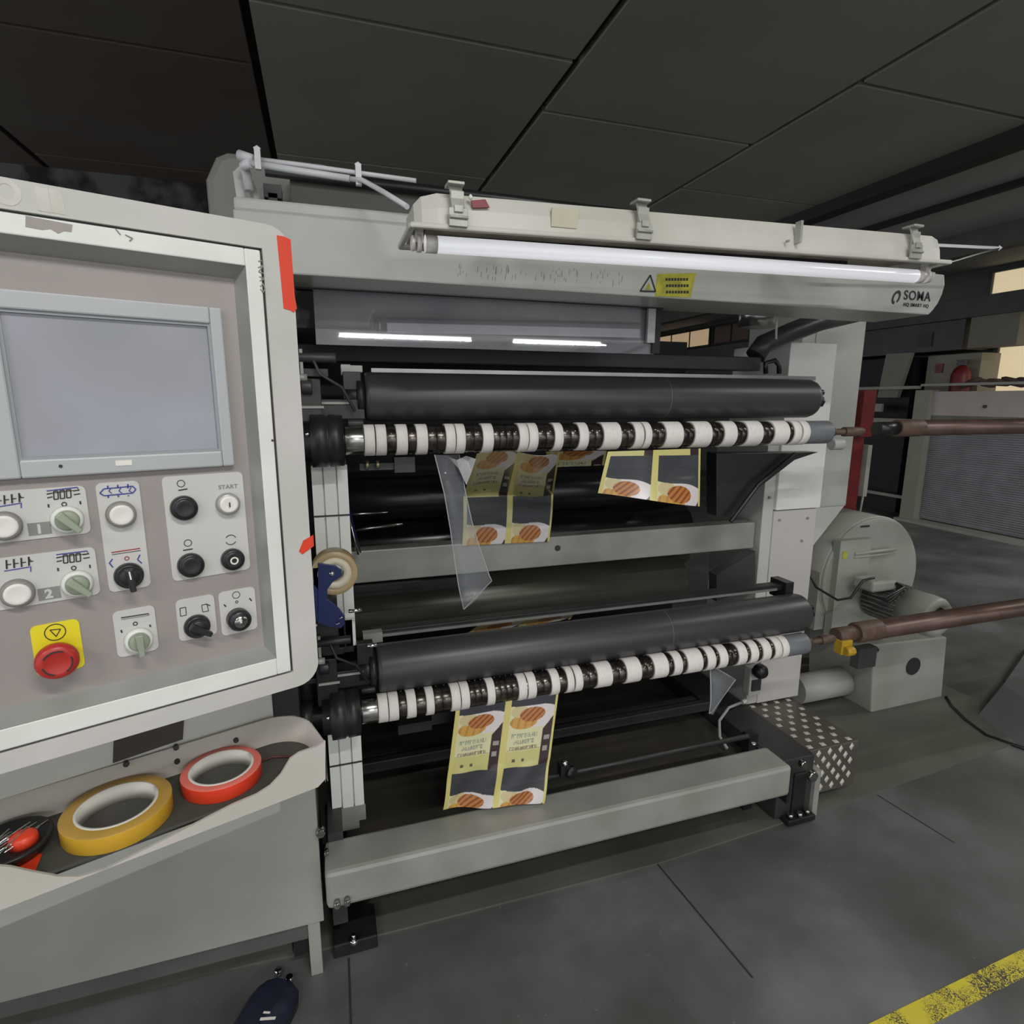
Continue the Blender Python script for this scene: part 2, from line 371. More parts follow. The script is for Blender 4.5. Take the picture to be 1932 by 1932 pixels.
T3 = [beam_pt(1227, 519, .0016), beam_pt(1208, 549, .0016), beam_pt(1237, 550, .0016)]
for i in range(3): strip(tr, T3[i], T3[(i+1) % 3], .004, (0, -1, 0))
tr.build('warning_triangle', M['ink'], mc)
MB().prism([beam_pt(1224, 533, .0018), beam_pt(1217, 546, .0018), beam_pt(1229, 546, .0018)], (0, .0004, 0)).build('triangle_fill', M['sticker'], mc)
# dark scratches below the lamp are wear marks on the paint
sc = MB(); random.seed(3)
for k in range(60):
    px = random.uniform(860, 1180); py = random.uniform(495, 520)+(px-860)*.04; L = random.uniform(3, 12)
    strip(sc, beam_pt(px, py, .0003), beam_pt(px-1, py+L, .0003), .0012, (0, -1, 0))
o = sc.build('wear_scratches', mat('scratch_grey', (.26, .27, .23), .6), mc)
# logo text
def text_mesh(s, size, origin, right, up, thick=.0006, bold=0):
    cu = bpy.data.curves.new('t', 'FONT'); cu.body = s; cu.size = size; cu.extrude = thick/2; cu.space_character = 1.12; cu.offset = bold
    o = bpy.data.objects.new('t', cu); COL.objects.link(o)
    dg = bpy.context.evaluated_depsgraph_get(); me = bpy.data.meshes.new_from_object(o.evaluated_get(dg))
    R_ = Vector(right).normalized(); U = Vector(up).normalized(); N = R_.cross(U); O = Vector(origin)
    vs = [O+R_*v.co.x+U*v.co.y+N*v.co.z for v in me.vertices]; fs = [list(p.vertices) for p in me.polygons]
    bpy.data.objects.remove(o); bpy.data.curves.remove(cu); bpy.data.meshes.remove(me)
    return vs, fs
lg = MB()
lg.add(*text_mesh('SOMA', .039, (1.752, 1.4485, 1.913), (1, 0, 0), (0, 0, 1), bold=.0006))
lg.add(*text_mesh('HQ SMART HQ', .0145, (1.755, 1.4485, 1.893), (1, 0, 0), (0, 0, 1), bold=.0002))
for k in range(23):   # slanted ring emblem with a gap below
    a0_ = math.radians(-50+k*14); a1_ = math.radians(-50+(k+1)*14)
    cx, cz = 1.722, 1.917; ri, ro = .012, .020
    def pp(r, a_): return (cx+r*.8*math.cos(a_)+r*math.sin(a_)*.35, 1.4485, cz+r*1.05*math.sin(a_))
    lg.prism([pp(ri, a0_), pp(ro, a0_), pp(ro, a1_), pp(ri, a1_)], (0, .0006, 0))
lg.build('maker_logo', mat('logo_ink', (.03, .02, .035), .5), mc)

# guard window and rails below the beam
gp = MB()
gA = [(-.005, 1.62, 1.738), (.975, 1.62, 1.738), (.975, 1.6277, 1.885), (-.005, 1.6277, 1.885)]
gp.prism(gA, (0, .006, 0))
gp.build('guard_window', mat('smoky_acrylic', (.50, .50, .52), .018, metal=.45, col2=(.36, .36, .39), scale=4, detail=6), mc)
gf = MB(); gf.box(-.045, .99, 1.60, 1.63, 1.868, 1.886).box(.965, .99, 1.61, 1.66, 1.74, 1.87).build('guard_frame', M['blackm'], mc)
gf = MB(); gf.box(-.045, 1.02, 1.585, 1.60, 1.876, 1.883).build('guard_rail', M['alu'], mc)
MB().box(.94, .965, 1.60, 1.61, 1.77, 1.868).build('guard_hinge', M['alu'], mc)
MB().box(-.10, 1.60, 1.88, 1.95, 1.712, 1.762).build('dark_cross_bar', mat('dark_bar_paint', (.05, .05, .05), .45, var=.15, scale=5), mc, bev=.004)
# thin aluminium rail above the upper nip roller
al = MB(); A = W(700, 702, Y=1.66); B = W(1535, 712, Y=1.66); al.box(A.x, B.x, 1.65, 1.675, A.z-.004, A.z+.010)
al.build('alu_rail', M['alu'], mc)
sb = MB(); A = W(650, 697, Y=1.64); sb.box(A.x-.01, A.x+.015, 1.62, 1.66, A.z-.016, A.z+.012); sb.box(A.x+.012, A.x+.045, 1.62, 1.65, A.z-.008, A.z+.010); sb.build('switch_block', M['white'], mc, bev=.002)
# left side: frame plate, slotted tower, brackets
MB().box(-.16, -.10, 1.5, 2.6, .05, 1.87).build('side_plate', M['dark'], mc)
MB().box(-.16, 1.72, 2.55, 2.6, .05, 1.88).build('rear_plate', M['dark'], mc)
def tower(z0, z1, y):
    x0, x1 = -.036, .055
    t = MB(); t.box(x0, x1, y+.014, y+.06, z0, z1)
    wv = (x1-x0); 
    for (a_, b2) in ((0, .285), (.335, .66), (.71, 1)): t.box(x0+a_*wv, x0+b2*wv, y, y+.014, z0, z1)
    return t
T1 = tower(.92, 1.43, 1.6).build('slotted_tower', M['rail'], mc)
MB().box(-.037, .056, 1.597, 1.601, 1.293, 1.297).build('tower_joint', M['ink'], T1)
T2 = tower(.37, .66, 1.6).build('slotted_tower', M['rail'], mc)
MB().box(-.037, .056, 1.597, 1.601, .556, .560).build('tower_joint', M['ink'], T2)
MB().box(-.034, .058, 1.598, 1.601, .365, .415).box(-.012, .038, 1.596, 1.62, .342, .365).build('tower_foot', M['galv'], T2)
# crossbar
cbm = MB(); cbm.box(.0, 1.73, 1.99, 2.06, .978, 1.092); cx = cbm.build('crossbar', M['galv'], mc, bev=.004)
hA = W(1052, 1034, Y=1.989); MB().cyl((hA.x, 1.986, hA.z), (hA.x, 1.99, hA.z), .011, 20).build('crossbar_hole', M['ink'], cx)
MB().box(.0, .5, 1.97, 2.02, .935, .972).box(.02, .30, 1.96, 1.985, .955, .974).build('lower_ledge', M['blackm'], mc)
lv = MB(); lv.box(.03, .06, 1.95, 1.985, 1.052, 1.062); lv.tube([W(655, 960, Y=1.96), W(668, 1015, Y=1.96), W(676, 1046, Y=1.96)], .004); lv.build('lever_rod', M['chrome'], mc)
MB().tube([W(650, 850, Y=1.75), W(655, 940, Y=1.8), W(668, 1000, Y=1.85), W(680, 1042, Y=1.93)], .003, 8).build('blue_hose', M['blue'], mc)
# big interior rollers
def roll(name, x0, x1, y, z, r, mt, parent=mc, n=48, ch=.006):
    return MB().cyl((x0, y, z), (x1, y, z), r, n, ch=ch).build(name, mt, parent)
roll('interior_roller', .05, 1.42, 2.3, 1.22, .085, M['roller'])
roll('interior_roller', .02, 1.66, 2.42, 1.0, .10, M['roller'])
roll('interior_roller', .02, 1.50, 2.22, .80, .115, M['drum'])
roll('interior_roller', .3, 1.60, 2.3, .90, .055, M['drum'])
roll('interior_roller', 0.0, 1.66, 2.15, .52, .045, M['roller'])
roll('interior_roller', .0, 1.66, 2.25, .38, .05, M['roller'])
e = W(1335, 910, Y=2.1); roll('guide_roller', 1.35, 1.50, 2.15, e.z, .055, mat('olive_steel_roller', (.10, .10, .075), .35, metal=.4, var=.2), ch=.01)
MB().cyl((.02, 2.05, 1.15), (.25, 2.05, 1.165), .006, 12).cyl((.02, 2.05, 1.21), (.20, 2.05, 1.21), .004, 12).build('tie_rod', M['steel'], mc)
A = W(1000, 1395, Y=1.95); B = W(1340, 1327, Y=1.95)
MB().box(.02, B.x, 1.93, 1.96, B.z-.02, B.z+.02).build('tie_bar', M['darkgrey'], mc, bev=.003)
MB().box(.02, 1.5, 2.0, 2.03, .285, .31).build('tie_bar', M['darkgrey'], mc, bev=.003)
MB().box(.0, 1.56, 1.56, 2.5, .18, .2).build('drip_pan', M['mech'], mc)
MB().box(-.05, -.01, 1.5, 2.5, .12, .42).build('base_side', M['darkgrey'], mc)
MB().box(1.57, 1.735, 1.57, 2.4, .02, .262).build('base_side', M['darkgrey'], mc, bev=.003)
MB().box(-.1, 1.6, 1.72, 1.76, .01, .18).build('base_sill', M['dark'], mc)
# arms at the right end (black triangle web)
ar = MB(); P = [W(1352, 855, Y=1.75), W(1545, 853, Y=1.75), W(1500, 868, Y=1.75), W(1420, 930, Y=1.75), W(1378, 975, Y=1.75), W(1352, 975, Y=1.75)]
ar.prism(P, (0, .06, 0)); ar.tube([W(1378, 985, Y=1.72), W(1430, 915, Y=1.72), W(1500, 856, Y=1.72)], .008); ar.build('swing_arm', M['black'], mc, bev=.003)
ar = MB(); P = [W(1352, 1085, Y=1.9), W(1425, 1040, Y=1.9), W(1425, 1105, Y=1.9), W(1352, 1135, Y=1.9)]
ar.prism(P, (0, .05, 0)).build('swing_arm', M['darkgrey'], mc)
e2 = W(1580, 838, Y=1.7); MB().cyl((e2.x-.03, 1.7, e2.z), (e2.x+.02, 1.7, e2.z), .022, 24, ch=.004).build('arm_pivot', M['white_cool'], mc)
# right column, panel and duct
co = MB(); co.box(1.745, 1.80, 1.97, 2.3, .255, 1.50); co.build('column_flange', M['white'], mc, bev=.003)
c2 = MB().box(1.80, 2.03, 1.965, 2.3, .255, 1.14).build('column_panel', M['column'], mc, bev=.003)
c3 = MB().box(1.80, 2.035, 1.955, 2.3, 1.145, 1.83).build('column_upper_panel', M['rail'], mc, bev=.003)
bt = MB()
for (x, z) in ((1.83, 1.10), (1.98, 1.10), (1.96, 1.0), (1.77, 1.2)): bt.cyl((x, 1.96, z), (x, 1.972, z), .006, 10)
bt.build('column_screws', M['galv'], mc)
dk = MB(); dk.box(2.04, 2.395, 2.15, 2.5, 1.10, 2.0); dk.build('air_duct', M['white_cool'], mc, bev=.004)
MB().box(2.11, 2.114, 2.147, 2.151, 1.10, 2.0).build('duct_seam', M['galv'], mc)
MB().prism([(2.04, 2.15, 1.10), (2.385, 2.15, 1.10), (2.17, 2.15, .86), (2.04, 2.15, .80)], (0, .3, 0)).build('duct_taper', M['white'], mc)
MB().cyl((1.75, 2.1, 1.9), (1.75, 2.1, 1.99), .075, 32).build('pipe_stub', mat('shiny_duct', (.6, .6, .58), .25, metal=.9), mc)
hs = MB(); hp = [W(1425, 672, Y=1.9), W(1440, 650, Y=1.9), W(1490, 628, Y=1.9), W(1550, 605, Y=1.9), W(1625, 588, Y=1.95)]
hs.tube(hp, .038, 16); hs.build('black_hose', M['rubber'], mc)
MB().tube([W(1466, 585, Y=1.7), W(1464, 640, Y=1.7)], .004).build('thin_rod', M['white'], mc)
MB().tube([W(1445, 705, Y=1.8), W(1444, 685, Y=1.8), W(1462, 680, Y=1.8), W(1470, 690, Y=1.8), W(1470, 705, Y=1.8)], .009).build('black_elbow', M['black'], mc)
# end brackets of the lower channel
lc = MB(); A = W(700, 1196, Y=1.68); B = W(1470, 1102, Y=1.68); zc_ = (A.z+B.z)/2
lc.box(A.x, B.x, 1.66, 1.70, zc_-.012, zc_+.010); ch_ = lc.build('nip_channel', M['blackm'], mc, bev=.002)
MB().box(A.x, B.x-.03, 1.655, 1.662, zc_-.009, zc_-.001).build('channel_lip', M['alu'], ch_)
MB().box(B.x-.005, B.x+.03, 1.64, 1.72, zc_-.045, zc_+.022).build('channel_bracket', M['black'], ch_)
MB().box(A.x-.025, A.x+.03, 1.64, 1.67, zc_-.018, zc_+.012).build('channel_block', M['galv'], ch_)
# mechanism clusters at the left of both nip rollers
def cluster(zc, parent, seed):
    random.seed(seed); k = MB(); y = 1.58
    k.box(-.03, .105, y-.01, y+.05, zc-.05, zc+.0); k.box(-.055, .0, y-.03, y+.02, zc-.085, zc+.05)
    k.box(.055, .10, y, y+.03, zc, zc+.07); k.box(-.09, -.03, y, y+.05, zc-.03, zc-.015); k.box(-.09, .02, y-.02, y+.05, zc+.055, zc+.075)
    k.cyl((-.06, y-.03, zc+.10), (.04, y-.03, zc+.10), .012, 12); k.cyl((-.045, y-.035, zc+.03), (-.02, y-.035, zc+.03), .018, 16)
    k.cyl((.06, y-.02, zc-.06), (.1, y-.02, zc-.06), .01, 12)
    k.tube([(-.02, y-.03, zc+.11), (.0, y-.05, zc+.06), (.05, y-.045, zc+.03), (.08, y-.03, zc-.03)], .004)
    o = k.build('bearing_bracket', M['darkgrey'] if seed == 1 else M['blackm'], parent, bev=.002)
    s_ = MB()
    s_.box(-.05, .005, y-.034, y-.03, zc-.022, zc-.016); s_.cyl((-.055, y-.04, zc+.052), (-.03, y-.04, zc+.052), .009, 12); s_.box(.0, .07, y-.015, y-.011, zc-.012, zc-.006)
    s_.box(-.09, -.055, y-.02, y-.016, zc+.06, zc+.064); s_.box(-.045, -.038, y-.035, y-.03, zc+.06, zc+.12)
    s_.build('bright_fastener', M['galv'], o)
cluster(1.60, mc, 1); cluster(.86, mc, 2)
MB().box(-.07, .01, 1.56, 1.66, .93, 1.08).box(-.02, .05, 1.6, 1.68, .90, 1.0).cyl((-.085, 1.6, .78), (-.085, 1.6, 1.02), .02, 12).build('pneumatic_block', M['blackm'], mc, bev=.003)
sm = MB()
for (px, py, l) in ((668, 1152, .028), (700, 1218, .02), (612, 1210, .006), (593, 1180, .004)):
    p = W(px, py, Y=1.55); MB().cyl((p.x-l/2, 1.55, p.z), (p.x+l/2+.006, 1.55, p.z), .0055, 10).build('bright_bolt', M['chrome'], mc)
br = MB(); p = W(700, 878, Y=1.6)
br.box(p.x-.03, p.x+.10, 1.59, 1.61, p.z-.012, p.z+.006).box(p.x+.06, p.x+.115, 1.58, 1.62, p.z-.02, p.z+.022); br.build('lower_bracket', M['darkgrey'], mc)
br = MB()
for dx in (-.015, .012): br.cyl((p.x+dx, 1.58, p.z+.004), (p.x+dx+.008, 1.58, p.z+.004), .012, 14)
br.build('brass_fitting', mat('brass', (.42, .36, .2), .3, metal=.8), mc)
p = W(800, 1355, Y=1.62)
MB().box(p.x-.08, p.x+.02, 1.6, 1.66, p.z-.03, p.z).box(p.x+.02, p.x+.09, 1.6, 1.66, p.z-.015, p.z+.02).build('lower_bracket', M['blackm'], mc)
# sensor on the column
sx = W(1424, 1282, Y=1.93)
sn = MB().box(sx.x-.035, sx.x+.03, 1.92, 1.96, sx.z-.07, sx.z+.06).build('sensor_plate', M['white_cool'], mc, bev=.003)
MB().box(sx.x-.025, sx.x+.02, 1.912, 1.92, sx.z-.045, sx.z+.005).build('sensor_face', M['darkgrey'], sn)
MB().lathe((sx.x-.005, 1.92, sx.z+.055), (0, -1, 0), [(0, .02), (.01, .032), (.035, .032), (.05, .02), (.05, 0)], 20).build('sensor_knob', M['black'], sn)
hp = [W(1400, 1325, Y=1.92), W(1375, 1335, Y=1.9), W(1357, 1360, Y=1.85), W(1358, 1390, Y=1.8), W(1372, 1412, Y=1.75)]
MB().tube(hp, .006, 10).build('grey_hose', mat('hose_grey', (.42, .42, .42), .4), mc)
MB().cyl(hp[0], hp[0]+Vector((.02, 0, .005)), .011, 12).build('hose_fitting', M['white'], mc)
# front foot beam
fb = MB(); fb.prism([(-.06, 1.385, .282), (1.44, 1.385, .282), (1.44, 1.385, .393), (-.06, 1.385, .393)], (0, .125, 0)); o = fb.build('foot_beam', M['galv'], mc, bev=.012)
MB().box(-.06, -.02, 1.66, 1.71, .006, .36).build('beam_leg', M['blackm'], mc)
MB().box(1.442, 1.455, 1.40, 1.56, .24, .36).build('end_plate', M['blackm'], mc)
MB().box(1.50, 1.54, 1.66, 1.70, .006, .33).build('beam_leg', M['blackm'], mc)
kb = MB()
for (px, py, yy, r) in ((636, 1702, 1.38, .008), (655, 1697, 1.38, .008), (605, 1567, 1.46, .012), (616, 1605, 1.46, .006), (1530, 1462, 1.5, .02), (1512, 1440, 1.46, .014)):
    p = W(px, py, Y=yy); MB().cyl((p.x, yy+.004, p.z), (p.x, yy-.016, p.z), r, 6).build('hex_bolt', M['steel'], mc)
kb = MB(); p = W(1422, 1404, Z=.394); kb.cyl((p.x, p.y, .392), (p.x, p.y, .398), .008, 12); kb.build('cap_screw', M['chrome'], mc)
# floor bracket with bolt
fbk = MB().box(-.055, .07, 1.50, 1.62, .006, .05).build('floor_bracket', M['blackm'], mc, bev=.004)
p = W(668, 1778, Z=.05); MB().cyl((p.x, p.y, .05), (p.x, p.y, .064), .014, 6).cyl((p.x, p.y, .064), (p.x, p.y, .078), .006, 10).build('hex_bolt', M['chrome'], fbk)
fb2 = MB().box(1.60, 1.73, 1.53, 1.58, .006, .03).box(1.64, 1.70, 1.56, 1.60, .03, .20).build('floor_bracket', M['blackm'], mc, bev=.004)
for (x, y) in ((1.62, 1.545), (1.66, 1.54), (1.70, 1.545)): MB().cyl((x, y, .03), (x, y, .05), .011, 6).build('hex_bolt', M['steel'], fb2)
MB().box(1.735, 1.76, 1.555, 1.60, 0, .20).build('step_post', M['galv'], mc)
# adjustment knob near the film
kn = thing('clamp_knob', 'black star knob with a silver ball on the bar right of the lower hanging film', 'knob', W(1075, 1465, Y=1.57))
p = W(1078, 1457, Y=1.56); p2 = W(1065, 1440, Y=1.56)
MB().lathe(p, (.3, -1, .1), [(-.015, .012), (-.012, .02), (.006, .021), (.012, .012), (.012, 0)], 8, sm=False).build('knob', M['black'], kn)
MB().lathe(p2, (0, 0, 1), [(.012*-math.cos(t*PI/8), .012*math.sin(t*PI/8)) for t in range(9)], 16).build('ball', M['chrome'], kn)
MB().box(p2.x-.02, p2.x-.008, 1.54, 1.57, p2.z-.035, p2.z+.005).box(p2.x-.01, p2.x+.02, 1.56, 1.58, p2.z-.045, p2.z-.01).build('clamp', M['blackm'], kn)
A = W(1030, 1478, Y=1.58); B = W(1190, 1440, Y=1.58); zz = (A.z+B.z)/2
MB().cyl((A.x-.2, 1.6, zz), (B.x+.5, 1.6, zz), .009, 12).build('low_guide_rod', M['darkgrey'], mc)
# transport box left of the beam
tcx = MB(); 
bl = [(-.62, 0), (-.64, .10), (-.63, .19), (-.60, .235), (-.54, .25), (-.30, .25), (-.30, 0)]
A = W(385, 320, Y=1.9)
tcx = MB().prism([(A.x-.0, 1.9, 2.0), (A.x-.0, 1.9, A.z-.02), (A.x+.03, 1.9, A.z+.04), (A.x+.06, 1.9, A.z+.055), (A.x+.33, 1.9, A.z+.055), (A.x+.33, 1.9, 2.0)], (0, .4, 0), sm=False)
tcx.build('motor_cover', mat('cover_grey', (.22, .225, .20), .5, var=.15, scale=5), mc, bev=.02)
# bracket & terminal block on the beam top
tb_ = MB(); p = W(468, 345, Y=1.55); tb_.prism([(p.x-.025, 1.55, 2.027), (p.x-.03, 1.55, 2.10), (p.x-.0, 1.55, 2.13), (p.x+.02, 1.55, 2.06), (p.x+.03, 1.55, 2.027)], (0, .012, 0)); tb_.build('lamp_bracket', M['alu'], mc)
tb_ = MB(); p = W(512, 355, Y=1.6); tb_.box(p.x-.022, p.x+.028, 1.6, 1.65, 2.027, 2.06).box(p.x-.018, p.x+.022, 1.6, 1.65, 2.07, 2.10).box(p.x-.008, p.x+.012, 1.6, 1.65, 2.05, 2.08); tb_.build('terminal_block', M['black'], mc)

# ================================================================= NIP ROLLERS
def nip(label, x0, x1, y, z, r):
    t = thing('nip_roller', label, 'roller', ((x0+x1)/2, y, z-r))
    L = x1-x0
    pr = [(0, r*.86), (.004, r*.97), (.012, r), (L-.02, r), (L-.006, r*.93), (L, r*.8)]
    MB().lathe((x0, y, z), (1, 0, 0), pr, 64).build('rubber_roller', M['rubber'], t)
    MB().cyl((x1-.58, y, z), (x1-.577, y, z), r+.0004, 64).build('scratch_ring', mat('scratch', (.11, .11, .11), .5), t)
    MB().cyl((x0-.05, y, z), (x0, y, z), r*.5, 24).cyl((x0-.02, y, z), (x0-.001, y, z), r*.75, 32).build('end_shaft', M['blackm'], t)
    e = MB(); e.cyl((x1, y, z-.005), (x1+.03, y, z-.005), r*.42, 20).cyl((x1+.03, y, z-.01), (x1+.048, y, z-.01), r*.3, 6); e.cyl((x1+.008, y-.02, z+.02), (x1+.03, y-.02, z+.02), .01, 8)
    e.build('end_bolt', M['blackm'], t)
    return t
nip('black rubber roller resting on the upper row of white cores', .108, 1.578, 1.605, 1.607, .0635)
nip('black rubber roller resting on the lower row of white cores', .108, 1.625, 1.60, .842, .069)

# ================================================================= REWIND SHAFTS AND CORES
ORD = ['first', 'second', 'third', 'fourth', 'fifth', 'sixth', 'seventh', 'eighth', 'ninth', 'tenth', 'eleventh', 'twelfth', 'thirteenth', 'fourteenth', 'fifteenth',
       'sixteenth', 'seventeenth', 'eighteenth', 'nineteenth', 'twentieth', 'twenty-first', 'twenty-second', 'twenty-third', 'twenty-fourth', 'twenty-fifth', 'twenty-sixth', 'twenty-seventh', 'twenty-eighth']
UP = [(687.5, 708), (709.5, 730), (748, 770), (786, 808), (841.5, 860), (861, 879), (911, 932), (980, 997.5), (998.5, 1016), (1046.6, 1063.4), (1093, 1111), (1138.5, 1173),
      (1198, 1215), (1217, 1230), (1256, 1290), (1310.6, 1344), (1366, 1391), (1410, 1440), (1460.6, 1490), (1498, 1512), (1514, 1528)]
LO = [(714, 733), (734, 753), (768, 786), (804.5, 820), (852, 869.5), (870.5, 887), (920, 935), (979, 995), (997, 1013), (1041, 1057), (1071, 1084), (1086, 1100.6), (1127.5, 1157), (1183, 1212),
      (1235, 1263), (1273, 1289), (1298, 1328), (1336, 1352), (1359, 1375), (1395, 1411.5), (1418, 1433), (1441, 1457), (1464, 1477), (1478.5, 1491)]
SY = 1.55
def shaft(label, x0, z, cores, yfun, endpx, word):
    t = thing('rewind_shaft', label, 'shaft', (.85, SY, z-.036))
    X = [(W(a, yfun(a), Y=SY-.036).x, W(b, yfun(b), Y=SY-.036).x) for a, b in cores]
    xe = W(endpx, yfun(endpx), Y=SY-.036).x
    MB().cyl((x0-.16, SY, z), (xe, SY, z), .031, 32).build('shaft_core', M['steel'], t)
    MB().cyl((x0, SY, z), (X[0][0], SY, z), .0365, 40, ch=.002).build('steel_sleeve', M['steel'], t)
    edges = [X[0][0]]+[v for p in X for v in p]
    for i in range(len(X)-1):
        a, b = X[i][1], X[i+1][0]
        if b-a < .006: continue
        n = max(1, round((b-a)/.02)); mb = MB()
        for k in range(n):
            u0 = a+(b-a)*k/n; u1 = a+(b-a)*(k+1)/n
            mb.cyl((u0, SY, z), (u1, SY, z), .0372, 36, ch=.0014)
        for k in range(n):
            for an in (.5, 1.9, 3.3, 4.6):
                xx = a+(b-a)*(k+.5)/n; mb.lathe((xx, SY-.0372*math.cos(an), z+.0372*math.sin(an)), (0, -math.cos(an), math.sin(an)), [(0, .003), (.0015, .002), (.0018, 0)], 6, mi=1)
        mb.build('spacer_ring', [M['steel_dark'], M['steel']], t)
    MB().cyl((X[-1][1], SY, z), (xe, SY, z), .038, 40, ch=.003).build('grey_end_sleeve', M['sleeve'], t)
    h = MB()
    h.lathe((x0-.001, SY, z), (-1, 0, 0), [(0, .045), (.002, .064), (.035, .066), (.037, .062), (.04, .062), (.044, .066), (.078, .066), (.08, .05), (.1, .05), (.1, .03), (.125, .03), (.125, .045), (.16, .045)], 48)
    h.build('chuck_hub', M['blackm'], t)
    s_ = MB()
    for an in (.4, 2.0): s_.cyl((x0-.09, SY-.052*math.cos(an), z+.052*math.sin(an)), (x0-.082, SY-.052*math.cos(an), z+.052*math.sin(an)), .006, 10)
    s_.build('hub_screws', M['chrome'], t)
    # individual cores
    ref = None
    for i, (a, b) in enumerate(X):
        L = b-a; cx_ = (a+b)/2
        if ref is None:
            mb = MB(); h_ = .5; mb.lathe((-.5, 0, 0), (1, 0, 0), [(0, .0352), (0, .0395), (.03, .0402), (.97, .0402), (1, .0395), (1, .0352)], 40, closed=True)
            ref = mb.build('cardboard_core', M['card'], loc=(0, 0, 0)); o = ref
        else:
            o = ref.copy(); COL.objects.link(o)
        o.location = (cx_, SY, z); o.scale = (L*.985, 1, 1); o.rotation_euler = (i*.7, 0, 0)
        tag(o, 'white cardboard core, %s from the left on the %s shaft' % (ORD[i], word), 'core', 'white cardboard cores on the %s shaft' % word)
    return t, xe
yu = lambda x: 831-.013*(x-650)
yl = lambda x: 1348-.175*(x-685)
tU, xeU = shaft('upper rewind shaft with polished steel end and black hub holding a row of cores', W(650, 831, Y=SY-.03).x, 1.497, UP, yu, 1575, 'upper')
tL, xeL = shaft('lower rewind shaft with polished steel end and black hub holding a row of cores', W(682, 1348, Y=SY-.03).x, .745, LO, yl, 1533, 'lower')
def journal(t, xe, z, L):
    MB().cyl((xe, SY, z), (xe+.03, SY, z), .016, 20).cyl((xe+.03, SY, z), (xe+L, SY, z), .011, 16).cyl((xe+.075, SY, z), (xe+L-.01, SY, z), .016, 16).build('journal', M['brown_r'], t)
journal(tU, xeU, 1.497, .16); journal(tL, xeL, .745, .14)

# ================================================================= FILMS
def film_color(u, p):
    """u 0..1 over one lane, p 0..1 down one repeat -> rgba"""
    if u < .075: return (.66, .58, .20, 1)
    if u > .955: return (.66, .58, .20, 1)
    p %= 1.0
    top = .02+.11*max(0, (u-.25))**1.4+.02*math.sin(u*6)
    if p > .76 or p < top: return (.20, .21, .24, .17)
    if u > .76 and p > .34-(u-.76)*.75:
        k = (p > .42 and p < .47 and .8 < u < .92) or (p > .54 and p < .6 and .8 < u < .9)
        return (.35, .32, .30, 1) if k else (.045, .022, .024, 1)
    def el(cx, cy, rx, ry): return ((u-cx)/rx)**2+((p-cy)/ry)**2
    a = el(.52, .145, .25, .085)
    if a < 1:
        s_ = .5+.5*math.sin((u*1.3+p*2.2)*38)
        return (.52-.26*(s_ > .62), .20-.12*(s_ > .62), .055-.03*(s_ > .62), 1)
    if el(.26, .10, .17, .07) < 1: return (.62, .52, .28, 1)
    if el(.36, .225, .27, .085) < 1:
        s_ = .5+.5*math.sin(u*45+p*10); return (.62-.12*(s_ > .8), .34-.10*(s_ > .8), .07, 1)
    if p < .30 and u > .3: return (.72, .66, .66, 1)
    def tick(f):
        n_ = f/4.2; c_ = int(u*n_); fx = u*n_-c_; h_ = (c_*7919+int(f)*31) % 13
        if fx < .12 or fx > .88: return False
        yy = {85: (p-.36)/.05, 90: (p-.435)/.045, 120: (p-.515)/.03}[f]
        if fx < .36 and h_ != 4: return True
        if fx > .66 and h_ in (1, 2, 5, 8, 11): return True
        return (yy < .22 and h_ % 2 == 0) or (.42 < yy < .62 and h_ % 3 != 1) or (yy > .8 and h_ in (0, 3, 6, 7, 9, 12))
    if .36 < p < .41 and .15 < u < .66 and tick(85): return (.24, .28, .22, 1)
    if .435 < p < .48 and .2 < u < .62 and tick(90): return (.26, .28, .24, 1)
    if .515 < p < .545 and .13 < u < .68 and tick(120): return (.13, .06, .04, 1)
    if .545 < p < .555: return (.45, .33, .16, 1)
    if .66 < p < .69 and (.22 < u < .28 or .4 < u < .46) : return (.12, .10, .06, 1)
    if p > .56: return (.60, .55, .22, 1)
    return (.70, .66, .40, 1)
def film_material():
    mt = bpy.data.materials.new('printed_film'); mt.use_nodes = True; nt = mt.node_tree; b = nt.nodes['Principled BSDF']
    at = nt.nodes.new('ShaderNodeAttribute'); at.attribute_name = 'print'
    nt.links.new(at.outputs['Color'], b.inputs['Base Color']); nt.links.new(at.outputs['Alpha'], b.inputs['Alpha'])
    b.inputs['Roughness'].default_value = .22; b.inputs['Specular IOR Level'].default_value = .6
    return mt
FM = film_material()
